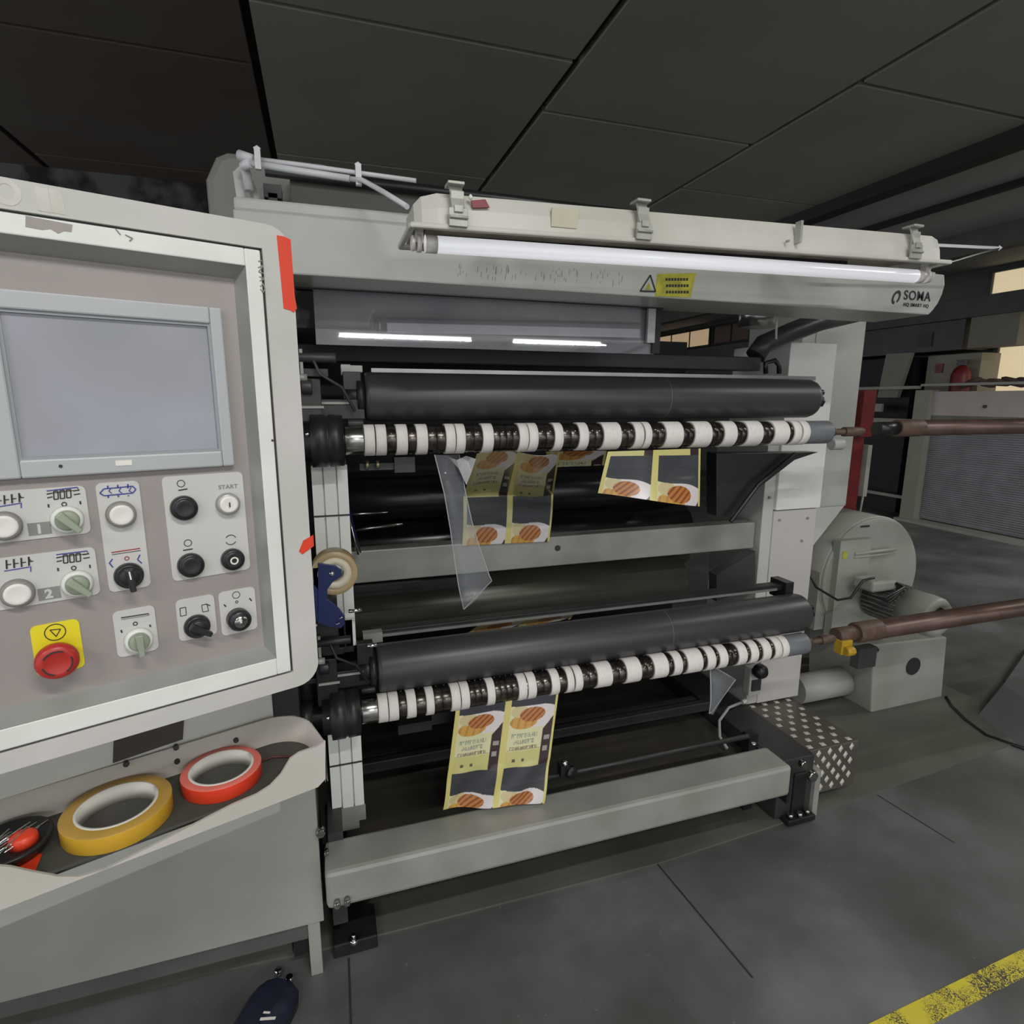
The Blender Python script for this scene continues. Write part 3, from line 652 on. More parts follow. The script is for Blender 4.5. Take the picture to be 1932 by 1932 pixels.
def film(name, surf, lanes, p0, p1, label, nu=190, nv=190, cfun=None, thick=.0006, dy=(0, .0006, 0)):
    """surf(u,v)->Vector"""
    nu1, nv1 = nu+1, nv+1; vs = []; cols = []
    for j in range(nv1):
        for i in range(nu1):
            u, v = i/nu, j/nv; vs.append(surf(u, v))
            if cfun: cols.append(cfun(u, v))
            else:
                lu = (u*lanes) % 1.0 if u < 1 else .99
                cols.append(film_color(lu, p0+(p1-p0)*v))
    n = len(vs); vb = [q+Vector(dy) for q in vs]
    fs = []
    for j in range(nv):
        for i in range(nu):
            a_ = j*nu1+i; fs.append((a_, a_+1, a_+nu1+1, a_+nu1))
    bd = [(i, i+1) for i in range(nu)] + [(nv*nu1+i+1, nv*nu1+i) for i in range(nu)] + [(j*nu1+nu1, j*nu1) for j in range(nv)] + [(j*nu1+nu, j*nu1+nu1+nu) for j in range(nv)]
    mb = MB(); mb.add(vs+vb, fs+[tuple(n+k for k in f[::-1]) for f in fs]+[(a_, n+a_, n+b2, b2) for a_, b2 in bd], 0, True)
    o = mb.build(name, FM)
    ca = o.data.color_attributes.new('print', 'FLOAT_COLOR', 'POINT')
    flat = []
    for c in cols+cols: flat += list(c)
    ca.data.foreach_set('color', flat)
    tag(o, label, 'film'); return o
def bil(c, u, v):  # corners TL TR BL BR
    return (c[0]*(1-u)+c[1]*u)*(1-v) + (c[2]*(1-u)+c[3]*u)*v
# lower hanging strip
cL = [W(862, 1322, Y=1.53), W(1056, 1290, Y=1.53), W(836, 1530, Z=.405), W(1028, 1518, Z=.402)]
def sL(u, v):
    q = bil(cL, u, v); k = max(0, v-.62)/.38
    return q + Vector((0, -.010*math.sin(u*9+v*3)*(.3+k)*(1-v*.6) - .012*math.sin(u*19+v*8)*k*(1-k)*2, .003*(1+math.sin(u*12))*k))
film('packaging_film', sL, 2, -.16, 1.22, 'printed yellow bread packaging film hanging in two lanes below the lower shaft')
# upper right
cR = [W(1147, 852, Y=1.53), W(1322, 846, Y=1.53), W(1133, 932, Y=1.50), W(1318, 955, Y=1.50)]
def sR(u, v):
    q = bil(cR, u, v); return q + Vector((0, .02*math.sin(u*5+1)*v, 0))
film('packaging_film', sR, 2, .70, 1.24, 'short printed packaging film with bread pictures hanging from the right half of the upper shaft')
MB().prism([W(1128, 930, Y=1.498), W(1150, 934, Y=1.498), W(1150, 937, Y=1.498), W(1128, 933, Y=1.498)], (0, .002, 0)) if False else None
# upper left: slants back under the shaft, folds over a bar, then hangs
cA = [Vector((.405, 1.58, 1.452)), Vector((.655, 1.58, 1.452)), W(874, 937, Y=2.0), W(1044, 932, Y=2.0)]
cB = [cA[2], cA[3], W(872, 1012, Y=1.975), W(1038, 1006, Y=1.975)]
cB[2] = W(872, 1030, Y=1.98); cB[3] = W(1036, 1022, Y=1.98)
def sA(u, v):
    if v < .6: return bil(cA, u, v/.6) + Vector((0, 0, .01*math.sin(u*6)))
    return bil(cB, u, (v-.6)/.4) + Vector((0, -.008*math.sin((v-.6)/.4*PI), 0))
film('packaging_film', sA, 2, .05, 1.22, 'printed packaging film folding back behind the clear sheet in front of the crossbar',
     cfun=lambda u, v: film_color((u*2) % 1 if u < 1 else .99, (.05+.70*v/.6) if v < .6 else (.75+.5*(v-.6)/.4)))
# strip lying behind the lower nip roller
cS = [W(905, 1178, Y=1.76), W(1085, 1156, Y=1.76), W(876, 1199, Y=1.645), W(1076, 1168, Y=1.645)]
film('packaging_film', lambda u, v: bil(cS, u, v), 2, 1.0, 1.3, 'narrow band of printed film lying behind the lower black roller', nu=120, nv=30)
# further printed film behind, top middle
cT = [W(1030, 852, Y=1.9), W(1145, 850, Y=1.9), W(1034, 882, Y=1.93), W(1140, 878, Y=1.93)]
film('packaging_film', lambda u, v: bil(cT, u, v), 1, .12, .45, 'dim scrap of printed film behind the upper shaft between the two upper strips', nu=60, nv=30)
# clear sheets
GL = glassy('clear_film', (.55, .57, .62), .17, .1)
def clear(name, pts_rows, label, edge_w=.0016):
    """pts_rows: list of (left,right) points"""
    mb = MB(); vs = []; 
    for a_, b2 in pts_rows:
        for k in range(5):
            t = k/4; q = a_.lerp(b2, t); vs.append(q+Vector((0, -.012*math.sin(t*PI*1.5), 0)))
    R_ = len(pts_rows); n = len(vs)
    fs = [(j*5+k, j*5+k+1, (j+1)*5+k+1, (j+1)*5+k) for j in range(R_-1) for k in range(4)]
    bd = [(k, k+1) for k in range(4)]+[((R_-1)*5+k+1, (R_-1)*5+k) for k in range(4)]+[((j+1)*5, j*5) for j in range(R_-1)]+[(j*5+4, j*5+9) for j in range(R_-1)]
    mb.add(vs+[q+Vector((0, .0008, 0)) for q in vs], fs+[tuple(n+k for k in f[::-1]) for f in fs]+[(a_, n+a_, n+b2, b2) for a_, b2 in bd], 0, True)
    o = mb.build(name, GL)
    e = MB(); L_ = [vs[j*5] for j in range(R_)]; Rr = [vs[j*5+4] for j in range(R_)]
    e.tube(L_, edge_w, 6).tube(Rr, edge_w, 6).tube([L_[-1], Rr[-1]], edge_w, 6)
    e.build('folded_edge', glassy('clear_edge', (.62, .62, .64), .7, .15), o)
    return o
rows = [(820, 858, 868, 858), (838, 930, 880, 930), (850, 1000, 892, 985), (858, 1060, 905, 1030), (866, 1110, 926, 1090), (875, 1150, 930, 1098), ]
rows = [(W(a_, b2, Y=1.54), W(c_, d_, Y=1.56)) for a_, b2, c_, d_ in rows]
o = clear('clear_sheet', rows, ''); tag(o, 'clear plastic film tail hanging in a point from the upper shaft across the crossbar', 'plastic film')
t = MB(); P = [(W(x_, y_, Y=yy)) for x_, y_, yy in ((846, 862, 1.57), (862, 868, 1.54), (880, 860, 1.58), (898, 866, 1.55), (890, 890, 1.57), (880, 915, 1.56), (866, 885, 1.54))]
t.add(P+[p_+Vector((0, .002, 0)) for p_ in P], [(0, 1, 6), (1, 2, 6), (2, 3, 4), (2, 4, 6), (4, 5, 6), (7, 13, 8), (8, 13, 9), (9, 11, 10), (9, 13, 11), (11, 13, 12)]); t.build('crumpled_corner', glassy('crumple_white', (.8, .8, .8), .6, .2), o)
rows = [(W(1340, 1262, Y=1.56), W(1352, 1262, Y=1.56)), (W(1341, 1290, Y=1.55), W(1370, 1272, Y=1.57)), (W(1341, 1325, Y=1.54), W(1392, 1285, Y=1.58)), (W(1338, 1346, Y=1.54), W(1348, 1346, Y=1.56))]
o = clear('clear_sheet', rows, '', .0018); tag(o, 'small clear plastic scrap hanging from the right end of the lower shaft', 'plastic film')
# ================================================================= LIGHT FIXTURE
lf = thing('light_fixture', 'long grimy white fluorescent fixture clipped in front of the top beam with one bare tube', 'light fixture', (.8, 1.2, 1.89))
fx0, fx1 = .178, 1.470
def fz(x, z): return z + (x-fx0)*.022
hb = MB()
# tub as a stretched cross-section: outer shell open below
def ring_sec(x, s):  # outline of half open tub (YZ)
    yc = 1.19; w2 = .078*s; t = .004
    zr = fz(x, 1.905); h = .060*s
    out = [(yc-w2, zr), (yc-w2*.93, zr+h*.55), (yc-w2*.80, zr+h), (yc+w2*.80, zr+h), (yc+w2*.93, zr+h*.55), (yc+w2, zr)]
    inn = [(yc+w2-t, zr), (yc+w2*.93-t, zr+h*.5), (yc+w2*.78-t, zr+h-t), (yc-w2*.78+t, zr+h-t), (yc-w2*.93+t, zr+h*.5), (yc-w2+t, zr)]
    return [Vector((x, y, z)) for y, z in out+inn]
secs = [ring_sec(fx0, .72), ring_sec(fx0+.012, .9), ring_sec(fx0+.04, 1)] + [ring_sec(fx0+.04+(fx1-fx0-.08)*k/8, 1) for k in range(1, 9)] + [ring_sec(fx1-.012, .9), ring_sec(fx1, .72)]
vs = [p for s_ in secs for p in s_]; nn = 12; fs = []
for j in range(len(secs)-1):
    for k in range(nn): fs.append((j*nn+k, j*nn+(k+1) % nn, (j+1)*nn+(k+1) % nn, (j+1)*nn+k))
fs += [tuple(range(nn)), tuple((len(secs)-1)*nn+k for k in range(nn))][:0]
hb.add(vs, fs); 
for s_ in (secs[0], secs[-1]): hb.add([s_[0], s_[1], s_[2], s_[3], s_[4], s_[5]], [(0, 1, 2, 3, 4, 5)])
hs_ = hb.build('housing', M['lamp'], lf)
rm = MB()
rm.prism([(fx0-.012, 1.105, fz(fx0, 1.899)), (fx1+.01, 1.105, fz(fx1, 1.899)), (fx1+.01, 1.105, fz(fx1, 1.909)), (fx0-.012, 1.105, fz(fx0, 1.909))], (0, .012, 0))
rm.prism([(fx0-.012, 1.263, fz(fx0, 1.899)), (fx1+.01, 1.263, fz(fx1, 1.899)), (fx1+.01, 1.263, fz(fx1, 1.909)), (fx0-.012, 1.263, fz(fx0, 1.909))], (0, .012, 0))
rm.box(fx0-.014, fx0-.004, 1.11, 1.27, 1.899, 1.909).box(fx1, fx1+.012, 1.11, 1.27, fz(fx1, 1.899), fz(fx1, 1.909)).build('rim', M['lamp'], lf, bev=.003)
MB().prism([(fx0+.03, 1.135, fz(fx0, 1.918)), (fx1-.03, 1.135, fz(fx1, 1.918)), (fx1-.03, 1.245, fz(fx1, 1.918)), (fx0+.03, 1.245, fz(fx0, 1.918))], (0, 0, .012)).build('gear_tray', M['lamp_in'], lf)
MB().prism([(fx0+.05, 1.215, fz(fx0, 1.899)), (fx1-.2, 1.215, fz(fx1-.2, 1.899)), (fx1-.2, 1.232, fz(fx1-.2, 1.899)), (fx0+.05, 1.232, fz(fx0, 1.899))], (0, 0, .02)).build('dark_wire_duct', M['blackm'], lf)
TY = 1.165; tA = W(802, 460, Y=TY); tB = W(1738, 522, Y=TY)
tb2 = MB(); tb2.cyl(tA, tB, .0155, 32); tt = tb2.build('fluorescent_tube', M['tube'], lf)
dv = (tB-tA).normalized()
MB().cyl(tA, tA+dv*.022, .0162, 32).cyl(tB-dv*.022, tB, .0162, 32).build('end_cap', M['btn_white'], tt)
for q, s_ in ((tA, -1), (tB, 1)):
    c_ = q+dv*(.012*s_)
    MB().cyl(c_-dv*.004, c_+dv*.004, .016, 24).cyl(c_+dv*(.008*s_), c_+dv*(.014*s_), .014, 24).box(c_.x-.008, c_.x+.008, TY-.008, TY+.008, c_.z+.0, c_.z+.035).build('lamp_holder', M['btn_white'], lf)
def clipm(px, py):
    x = W(px, py, Y=1.11).x; z = fz(x, 1.905); t = MB()
    t.box(x-.017, x+.017, 1.098, 1.104, z-.001, z+.030); t.box(x-.012, x+.012, 1.104, 1.108, z+.0, z+.06)
    t.prism([(x-.012, 1.098, z+.03), (x+.012, 1.098, z+.03), (x+.010, 1.112, z+.070), (x-.014, 1.112, z+.070)], (0, .003, 0)); t.box(x-.018, x+.012, 1.098, 1.13, z+.069, z+.074)
    t.cyl((x-.017, 1.096, z+.014), (x+.017, 1.096, z+.014), .003, 8); t.box(x-.008, x+.008, 1.094, 1.098, z+.022, z+.034)
    t.build('clip', M['clip'], lf, bev=.0008)
for c_ in ((862, 370), (1212, 405), (1724, 455)): clipm(*c_)
x = W(1503, 450, Y=1.11).x; MB().box(x-.002, x+.004, 1.098, 1.115, fz(x, 1.92), fz(x, 1.965)).box(x-.03, x-.026, 1.10, 1.11, fz(x, 1.92), fz(x, 1.924)).build('broken_clip', M['clip'], lf)
def on_front(px, py): return W(px, py, Y=1.112)
MB().prism([on_front(1042, 391), on_front(1093, 396), on_front(1088, 431), on_front(1040, 427)], (0, .004, 0)).build('beige_patch', M['beige'], lf)
MB().prism([on_front(889, 378), on_front(916, 376), on_front(924, 391), on_front(892, 392)], (0, .004, 0)).build('red_label', mat('dark_red_label', (.22, .015, .02), .4), lf)
MB().lathe(on_front(888, 372), (0, 0, 1), [(-.005, .001), (0, .005), (.005, .001)], 12).build('white_button', M['btn_white'], lf)
# support wires
cw = MB()
cw.tube([W(1600, 455, Y=1.3), W(1885, 468, Y=1.3), W(1740, 510, Y=1.3)], .0045, 8); cw.lathe(W(1885, 468, Y=1.3), (0, 0, 1), [(-.008, 0), (0, .008), (.008, 0)], 10)
cw.build('support_wire', M['cable'], lf)
cw = MB(); cw.box(.4, .42, 1.25, 1.47, 1.985, 1.993).box(1.2, 1.22, 1.25, 1.47, 2.0, 2.006).build('mounting_arm', M['alu'], lf)
# conduits
cdt = thing('white_conduit', 'pair of white conduits with ties running along the beam to the light fixture', 'cable', W(600, 320, Y=1.45))
q = [W(452, 293, Y=1.5), W(480, 300, Y=1.48), W(560, 310, Y=1.45), W(675, 326, Y=1.42), W(785, 341, Y=1.38)]
MB().cyl(q[0], q[1], .011, 14, r1=.008).tube(q[1:], .0048, 12).build('upper_conduit', M['cable'], cdt)
q = [W(470, 360, Y=1.52), W(466, 330, Y=1.52), W(460, 313, Y=1.50), W(475, 308, Y=1.48), W(560, 322, Y=1.45), W(660, 337, Y=1.42), W(684, 340, Y=1.40), W(725, 363, Y=1.32), W(768, 390, Y=1.22)]
MB().tube(q[:4], .010, 12).tube(q[3:6], .007, 12).tube(q[5:], .0052, 12).build('lower_conduit', M['cable'], cdt)
for (px, py) in ((487, 303), (676, 333)):
    c_ = W(px, py, Y=1.42 if px > 500 else 1.465); MB().box(c_.x-.006, c_.x+.006, c_.y-.012, c_.y+.0, c_.z-.02, c_.z+.022).lathe(c_+Vector((0, -.006, .022)), (0, 0, 1), [(-.006, 0), (0, .008), (.006, 0)], 10).build('cable_tie', M['cable'], cdt)

# ================================================================= CONSOLE
cO = Vector((-.026, .838, 0)); cu_ = Vector((.93664, .35029, 0)); cn = Vector((.35029, -.93664, 0)); UP_ = Vector((0, 0, 1))
def CP(u, z, off=0.0): return cO + cu_*u + cn*off + UP_*z
def CI(px, py, off=0.0):
    r = ray(px, py); o_ = cO+cn*off; t = (o_-CAM).dot(cn)/r.dot(cn); p = CAM+r*t
    return (p-o_).dot(cu_), p.z
def cprism(mb, pts, off0, off1, mi=0):
    mb.prism([CP(u, z, off0) for u, z in pts], cn*(off1-off0), mi); return mb
def rrect(u0, u1, z0, z1, r, n=5, corners=(1, 1, 1, 1)):
    P = []
    for k, (cx_, cz_, a_) in enumerate(((u1-r, z1-r, 0), (u0+r, z1-r, 90), (u0+r, z0+r, 180), (u1-r, z0+r, 270))):
        if corners[k]:
            for i in range(n+1):
                t = math.radians(a_+90*i/n); P.append((cx_+r*math.cos(t), cz_+r*math.sin(t)))
        else: P.append(((u0, u1)[k in (0, 3)], (z0, z1)[k in (0, 1)]))
    return P
cs = thing('control_console', 'control console with touch screen and push buttons in a grey white frame', 'control panel', CP(-.3, 1.197, -.07))
UL = -.62; ZB, ZT = 1.197, 1.812
def cring(mb, o, i, off0, off1, mi=0):
    """frame between outer rect o and inner rect i (u0,u1,z0,z1)"""
    for (a_, b2, c_, d_) in ((o[0], i[0], o[2], o[3]), (i[1], o[1], o[2], o[3]), (i[0], i[1], i[3], o[3]), (i[0], i[1], o[2], i[2])):
        cprism(mb, [(a_, c_), (b2, c_), (b2, d_), (a_, d_)], off0, off1, mi)
def czt(u): return 0
housing = MB()
cprism(housing, rrect(UL, 0, ZB, ZT, .03, 6), -.15, -.02)
cprism(housing, rrect(UL, 0, ZB, ZT, .03, 6), -.02, -.0199)
OU = (UL+.03, -.036, ZB+.024, ZT-.029)
hring = MB()
outer = rrect(UL, 0, ZB, ZT, .03, 6)
# front rim: outer rounded outline joined to a rectangular opening
n_ = len(outer); inner = []
for (u, z) in outer:
    inner.append((min(max(u, OU[0]), OU[1]), min(max(z, OU[2]), OU[3])))
vs = [CP(u, z, .001) for u, z in outer]+[CP(u, z, .001) for u, z in inner]+[CP(u, z, -.02) for u, z in outer]+[CP(u, z, -.02) for u, z in inner]
fs = []
for i in range(n_):
    j = (i+1) % n_
    fs += [(i, j, n_+j, n_+i), (2*n_+i, 2*n_+j, j, i), (n_+i, n_+j, 3*n_+j, 3*n_+i)]
housing.add(vs, fs)
hob = housing.build('housing', M['console'], cs)
# dark joint, raised frame and inner bevel
g_ = MB(); cring(g_, OU, (OU[0]+.006, OU[1]-.006, OU[2]+.006, OU[3]-.006), -.012, -.004); g_.build('door_seal', M['ink'], cs)
FI = (OU[0]+.0035, OU[1]-.0035, OU[2]+.0035, OU[3]-.0035)
FB = (OU[0]+.024, OU[1]-.022, OU[2]+.028, OU[3]-.024)
fr = MB(); cring(fr, FI, FB, -.01, .004); fr.build('door_frame', M['frame'], cs, bev=.0015)
PB = (FB[0]+.008, FB[1]-.010, FB[2]+.014, FB[3]-.014)
bv = MB(); q = [(FB[0], FB[2]), (FB[1], FB[2]), (FB[1], FB[3]), (FB[0], FB[3])]; q2 = [(PB[0], PB[2]), (PB[1], PB[2]), (PB[1], PB[3]), (PB[0], PB[3])]
vs = [CP(u, z, .0038) for u, z in q]+[CP(u, z, -.022) for u, z in q2]
bv.add(vs, [(i, (i+1) % 4, 4+(i+1) % 4, 4+i) for i in range(4)]); bv.build('frame_bevel', M['frame_al'], cs)
PO = -.0195
pn = MB(); cprism(pn, [(PB[0]-.004, PB[2]-.004), (PB[1]+.004, PB[2]-.004), (PB[1]+.004, PB[3]+.004), (PB[0]-.004, PB[3]+.004)], PO-.004, PO); pn.build('front_panel', M['panel'], cs)
# screen
def span(px0, py0, px1, py1, off): return CI(px0, py0, off), CI(px1, py1, off)
sr = CI(440, 876, PO)[0]; st_ = CI(415, 583, PO)[1]; sbz = CI(430, 878, PO)[1]; slu = -.345
bz = MB(); su1 = CI(402, 700, PO)[0]; su0 = CI(0, 700, PO)[0]+.004; szt = CI(300, 605, PO)[1]; szb = CI(200, 860, PO)[1]
cring(bz, (slu, sr, sbz, st_), (su0, su1, szb, szt), PO, PO+.009); so = bz.build('screen_bezel', M['bezel'], cs, bev=.002)
MB_ = MB(); cring(MB_, (su0-.001, su1+.001, szb-.001, szt+.001), (su0+.003, su1-.003, szb+.003, szt-.003), PO+.001, PO+.006); MB_.build('inner_rim', M['bezel_in'], so)
sg = MB(); cprism(sg, [(su0, szb), (su1, szb), (su1, szt), (su0, szt)], PO, PO+.002); sg.build('display', M['screen'], so)
u, z = CI(232, 872, PO); t_ = MB(); cprism(t_, [(u-.008, z-.003), (u+.008, z-.003), (u+.008, z+.003), (u-.008, z+.003)], PO+.009, PO+.0096); t_.build('white_tab', M['btn_white'], so)
u, z = CI(114, 878, PO); MB().cyl(CP(u, z, PO+.009), CP(u, z, PO+.010), .0018, 10).build('screw_dot', M['ink'], so)
# label plates ------------------------------------------------
def plate(px0, py0, px1, py1, name='label_plate', mt='plate', left=None):
    (u0, z1), (u1, z0) = CI(px0, py0, PO), CI(px1, py1, PO)
    if left is not None: u0 = left
    t = MB(); cprism(t, rrect(u0, u1, z0, z1, .006, 4), PO, PO+.0012)
    return t.build(name, M[mt], cs), (u0, u1, z0, z1)
pA, rA = plate(80, 921, 172, 1005, left=-.345)
pB, rB = plate(80, 1043, 190, 1120, left=-.345)
pC, rC = plate(179, 912, 285, 1105)
pD, rD = plate(304, 900, 472, 1073)
pE, rE = plate(211, 1155, 300, 1224)
pF, rF = plate(330, 1133, 410, 1195)
pG, rG = plate(411, 1118, 486, 1185)
pY, rY = plate(55, 1183, 161, 1257, 'emergency_plate', 'yellow')
# icons as thin inlays
IO = PO+.0013
def ic(mb, px, py): u, z = CI(px, py, PO); return u, z
def line(mb, P, wd=.0009, mi=0, off=IO):
    for i in range(len(P)-1):
        a_ = CP(*CI(*P[i], PO), off); b2 = CP(*CI(*P[i+1], PO), off); strip(mb, a_, b2, wd, cn, mi)
def ringi(mb, px, py, r, wd=.0009, mi=0, n=14, a0=0, a1=360, off=IO):
    u, z = CI(px, py, PO)
    for i in range(n):
        t0 = math.radians(a0+(a1-a0)*i/n); t1 = math.radians(a0+(a1-a0)*(i+1)/n)
        strip(mb, CP(u+r*math.cos(t0), z+r*math.sin(t0), off), CP(u+r*math.cos(t1), z+r*math.sin(t1), off), wd, cn, mi)
INK = [M['ink'], M['ink_blue'], M['ink_red'], M['btn_white'], M['grey_ink']]
def selector_icons(dx, dy):
    mb = MB()
    line(mb, [(88+dx, 926+dy), (146+dx, 919+dy)], .0012, 1); line(mb, [(90+dx, 931+dy), (148+dx, 924+dy), (146+dx, 919+dy)], .0007, 0)
    for k in range(3):
        x = 105+dx+k*12; y = 934+dy-k*1.4; line(mb, [(x-4, y-7), (x+4, y-8), (x+5, y+7), (x-3, y+8), (x-4, y-7)], .0012, 0)
    line(mb, [(88+dx, 932+dy), (98+dx, 930+dy)], .0012, 0); line(mb, [(89+dx, 939+dy), (99+dx, 937+dy)], .0012, 0); line(mb, [(138+dx, 926+dy), (150+dx, 924+dy)], .0012, 0); line(mb, [(139+dx, 933+dy), (151+dx, 931+dy)], .0012, 0)
    ringi(mb, 121+dx, 951+dy, .0022, .001, 0, 8); line(mb, [(91+dx, 951+dy), (92+dx, 957+dy)], .0016, 0); line(mb, [(151+dx, 945+dy), (152+dx, 951+dy)], .0016, 0)
    # spreader icon at the left
    for k in range(4):
        x = -6+dx+k*14; y = 945+dy-k*2
        if x > -10: line(mb, [(x, y-9), (x+1, y+8)], .0016, 0)
        line(mb, [(x, y), (x+9, y-1)], .001, 0)
    line(mb, [(-10+dx, 957+dy), (38+dx, 949+dy)], .001, 1); line(mb, [(40+dx, 938+dy), (36+dx, 932+dy)], .001, 0); line(mb, [(40+dx, 948+dy), (40+dx, 958+dy)], .001, 1)
    return mb
selector_icons(0, 0).build('printed_icons', INK, pA); selector_icons(18, 120).build('printed_icons', INK, pB)
for (px, py, s_, pl) in ((75, 997, '1', pA), (93, 1119, '2', pB)):
    u, z = CI(px, py, PO); t = MB(); cprism(t, [(u-.010, z-.007), (u+.010, z-.007), (u+.010, z+.007), (u-.010, z+.007)], IO-.0003, IO+.0002); bx_ = t.build('number_box', M['grey_ink'], pl)
    t = MB(); t.add(*text_mesh(s_, .014, CP(u-.004, z-.005, IO+.0004), cu_, UP_, bold=.0006)); t.build('printed_number', M['plate'], bx_)
mb = MB()
line(mb, [(188, 930), (196, 922), (250, 917), (256, 923), (250, 930), (196, 935), (188, 930)], .0013, 1)
for k in range(3):
    x = 203+k*19; line(mb, [(x, 916-k*1.5), (x, 921)], .0016, 1); line(mb, [(x+1, 934), (x+1, 939-k*1.5)], .0016, 1)
    line(mb, [(x+6, 921-k), (x+2, 926), (x+8, 931-k)], .001, 1)
line(mb, [(210, 1042), (264, 1034)], .0012, 2); line(mb, [(211, 1046), (265, 1038)], .0006, 0); ringi(mb, 239, 1053, .0022, .001, 2, 8)
line(mb, [(212, 1054), (206, 1062), (213, 1070)], .0013, 1); line(mb, [(264, 1046), (259, 1055), (267, 1062)], .0013, 1)
mb.build('printed_icons', INK, pC)
mb = MB()
ringi(mb, 341, 912, .0042, .0008, 0, 14); line(mb, [(336, 925), (353, 922)], .0014, 0); ringi(mb, 354, 1024, .0042, .0008, 0, 14); line(mb, [(345, 1038), (363, 1035)], .0014, 0)
ringi(mb, 435, 1018, .0064, .0009, 0, 16, 20, 150); ringi(mb, 435, 1018, .0064, .0009, 0, 16, 200, 330)
o_ = mb.build('printed_icons', INK, pD)
t = MB(); u, z = CI(412, 923, PO); t.add(*text_mesh('START', .0072, CP(u, z, IO), cu_, UP_, bold=.0002)); t.build('printed_word', M['grey_ink'], pD)
mb = MB()
line(mb, [(228, 1165), (280, 1157)], .0012, 0); line(mb, [(229, 1168), (281, 1160), (280, 1157)], .0008, 4); ringi(mb, 255, 1176, .0022, .001, 0, 8); line(mb, [(228, 1188), (230, 1193)], .0016, 0); line(mb, [(282, 1178), (284, 1182)], .0016, 0)
mb.build('printed_icons', INK, pE)
mb = MB(); line(mb, [(339, 1147), (350, 1145), (351, 1160), (340, 1162), (339, 1147)], .0008, 0); line(mb, [(380, 1141), (390, 1139), (393, 1152), (382, 1154), (380, 1141)], .0008, 0); line(mb, [(388, 1139), (396, 1142)], .0012, 0)
mb.build('printed_icons', INK, pF)
mb = MB(); ringi(mb, 445, 1122, .0046, .0007, 0, 14); ringi(mb, 446, 1135, .0016, .0008, 0, 8); line(mb, [(422, 1140), (426, 1144)], .0016, 0); line(mb, [(470, 1128), (474, 1133)], .0016, 0)
mb.build('printed_icons', INK, pG)
mb = MB(); ringi(mb, 104, 1192, .0095, .0009, 0, 20); line(mb, [(94, 1188), (114, 1186), (106, 1200), (94, 1188)], .0009, 0); mb.build('printed_icons', INK, pY)
# buttons
def cl(mb, px, py, prof, n=32, mi=0, sm=True):
    u, z = CI(px, py, PO+prof[-1][0]*.6); mb.lathe(CP(u, z, PO), cn, prof, n, mi, sm); return u, z
def push(px, py, cap, ring, name='push_button', r=.0145, proud=.010):
    t = MB(); u, z = cl(t, px, py, [(0, r+.001), (.008, r+.0005), (proud, r-.001), (proud, r-.003)]); b = t.build(name, M[ring], cs)
    t = MB(); t.lathe(CP(u, z, PO), cn, [(proud-.002, r-.002), (proud+.001, r-.0028), (proud+.0015, r-.005), (proud+.0008, r-.008), (proud+.0008, 0)], 32); t.build('button_cap', M[cap], b)
    return b, u, z
push(8, 993, 'btn_white', 'grey_ink'); push(33, 1120, 'btn_white', 'grey_ink'); push(229, 971, 'btn_white', 'grey_ink')
push(348, 959, 'black', 'black'); push(361, 1067, 'black', 'black')
b, u, z = push(431, 951, 'btn_white', 'frame_al', r=.0135); mb = MB(); strip(mb, CP(u, z-.003, PO+.013), CP(u, z+.003, PO+.013), .0016, cn); mb.build('button_mark', M['ink'], b)
b, u, z = push(440, 1056, 'black', 'black', r=.0135); mb = MB()
for i in range(16):
    t0 = 2*PI*i/16; t1 = 2*PI*(i+1)/16; strip(mb, CP(u+.0042*math.cos(t0), z+.0042*math.sin(t0), PO+.0122), CP(u+.0042*math.cos(t1), z+.0042*math.sin(t1), PO+.0122), .002, cn)
mb.build('button_mark', M['btn_white'], b)
def selector(px, py, ang, body, knob, mark=None, r=.0148):
    t = MB(); u, z = cl(t, px, py, [(0, r+.001), (.007, r), (.009, r-.002)]); b = t.build('selector_switch', M[body], cs)
    t = MB(); t.lathe(CP(u, z, PO), cn, [(.008, r-.003), (.014, r-.004), (.015, r-.006), (.015, 0)], 28)
    a_ = math.radians(ang); dx_ = cu_*math.cos(a_)+UP_*math.sin(a_); c0 = CP(u, z, PO+.014)
    sd = cu_*-math.sin(a_)+UP_*math.cos(a_)
    t.prism([c0-dx_*.012-sd*.0045, c0+dx_*.016-sd*.003, c0+dx_*.016+sd*.003, c0-dx_*.012+sd*.0045], cn*.009); t.build('turn_knob', M[knob], b, bev=.0012)
    if mark: mb = MB(); strip(mb, c0+cn*.0093-dx_*.010, c0+cn*.0093+dx_*.0, .0016, cn); mb.build('knob_mark', M[mark], b)
selector(127, 981, -50, 'frame', 'btn_green'); selector(146, 1102, -48, 'frame', 'btn_green'); selector(262, 1209, -88, 'frame', 'btn_green')
selector(244, 1087, -85, 'black', 'black', 'btn_white'); selector(373, 1183, -35, 'black', 'black')
# key switch
t = MB(); u, z = cl(t, 452, 1170, [(0, .0145), (.014, .0145), (.018, .012), (.018, .007)]); b = t.build('key_switch', M['black'], cs)
t = MB(); t.lathe(CP(u, z, PO), cn, [(.018, .0085), (.020, .008), (.020, 0)], 24); t.build('key_barrel', M['steel'], b)
mb = MB(); strip(mb, CP(u, z-.001, PO+.0205), CP(u-.003, z+.008, PO+.0205), .002, cn); mb.build('key_slot', M['btn_white'], b)
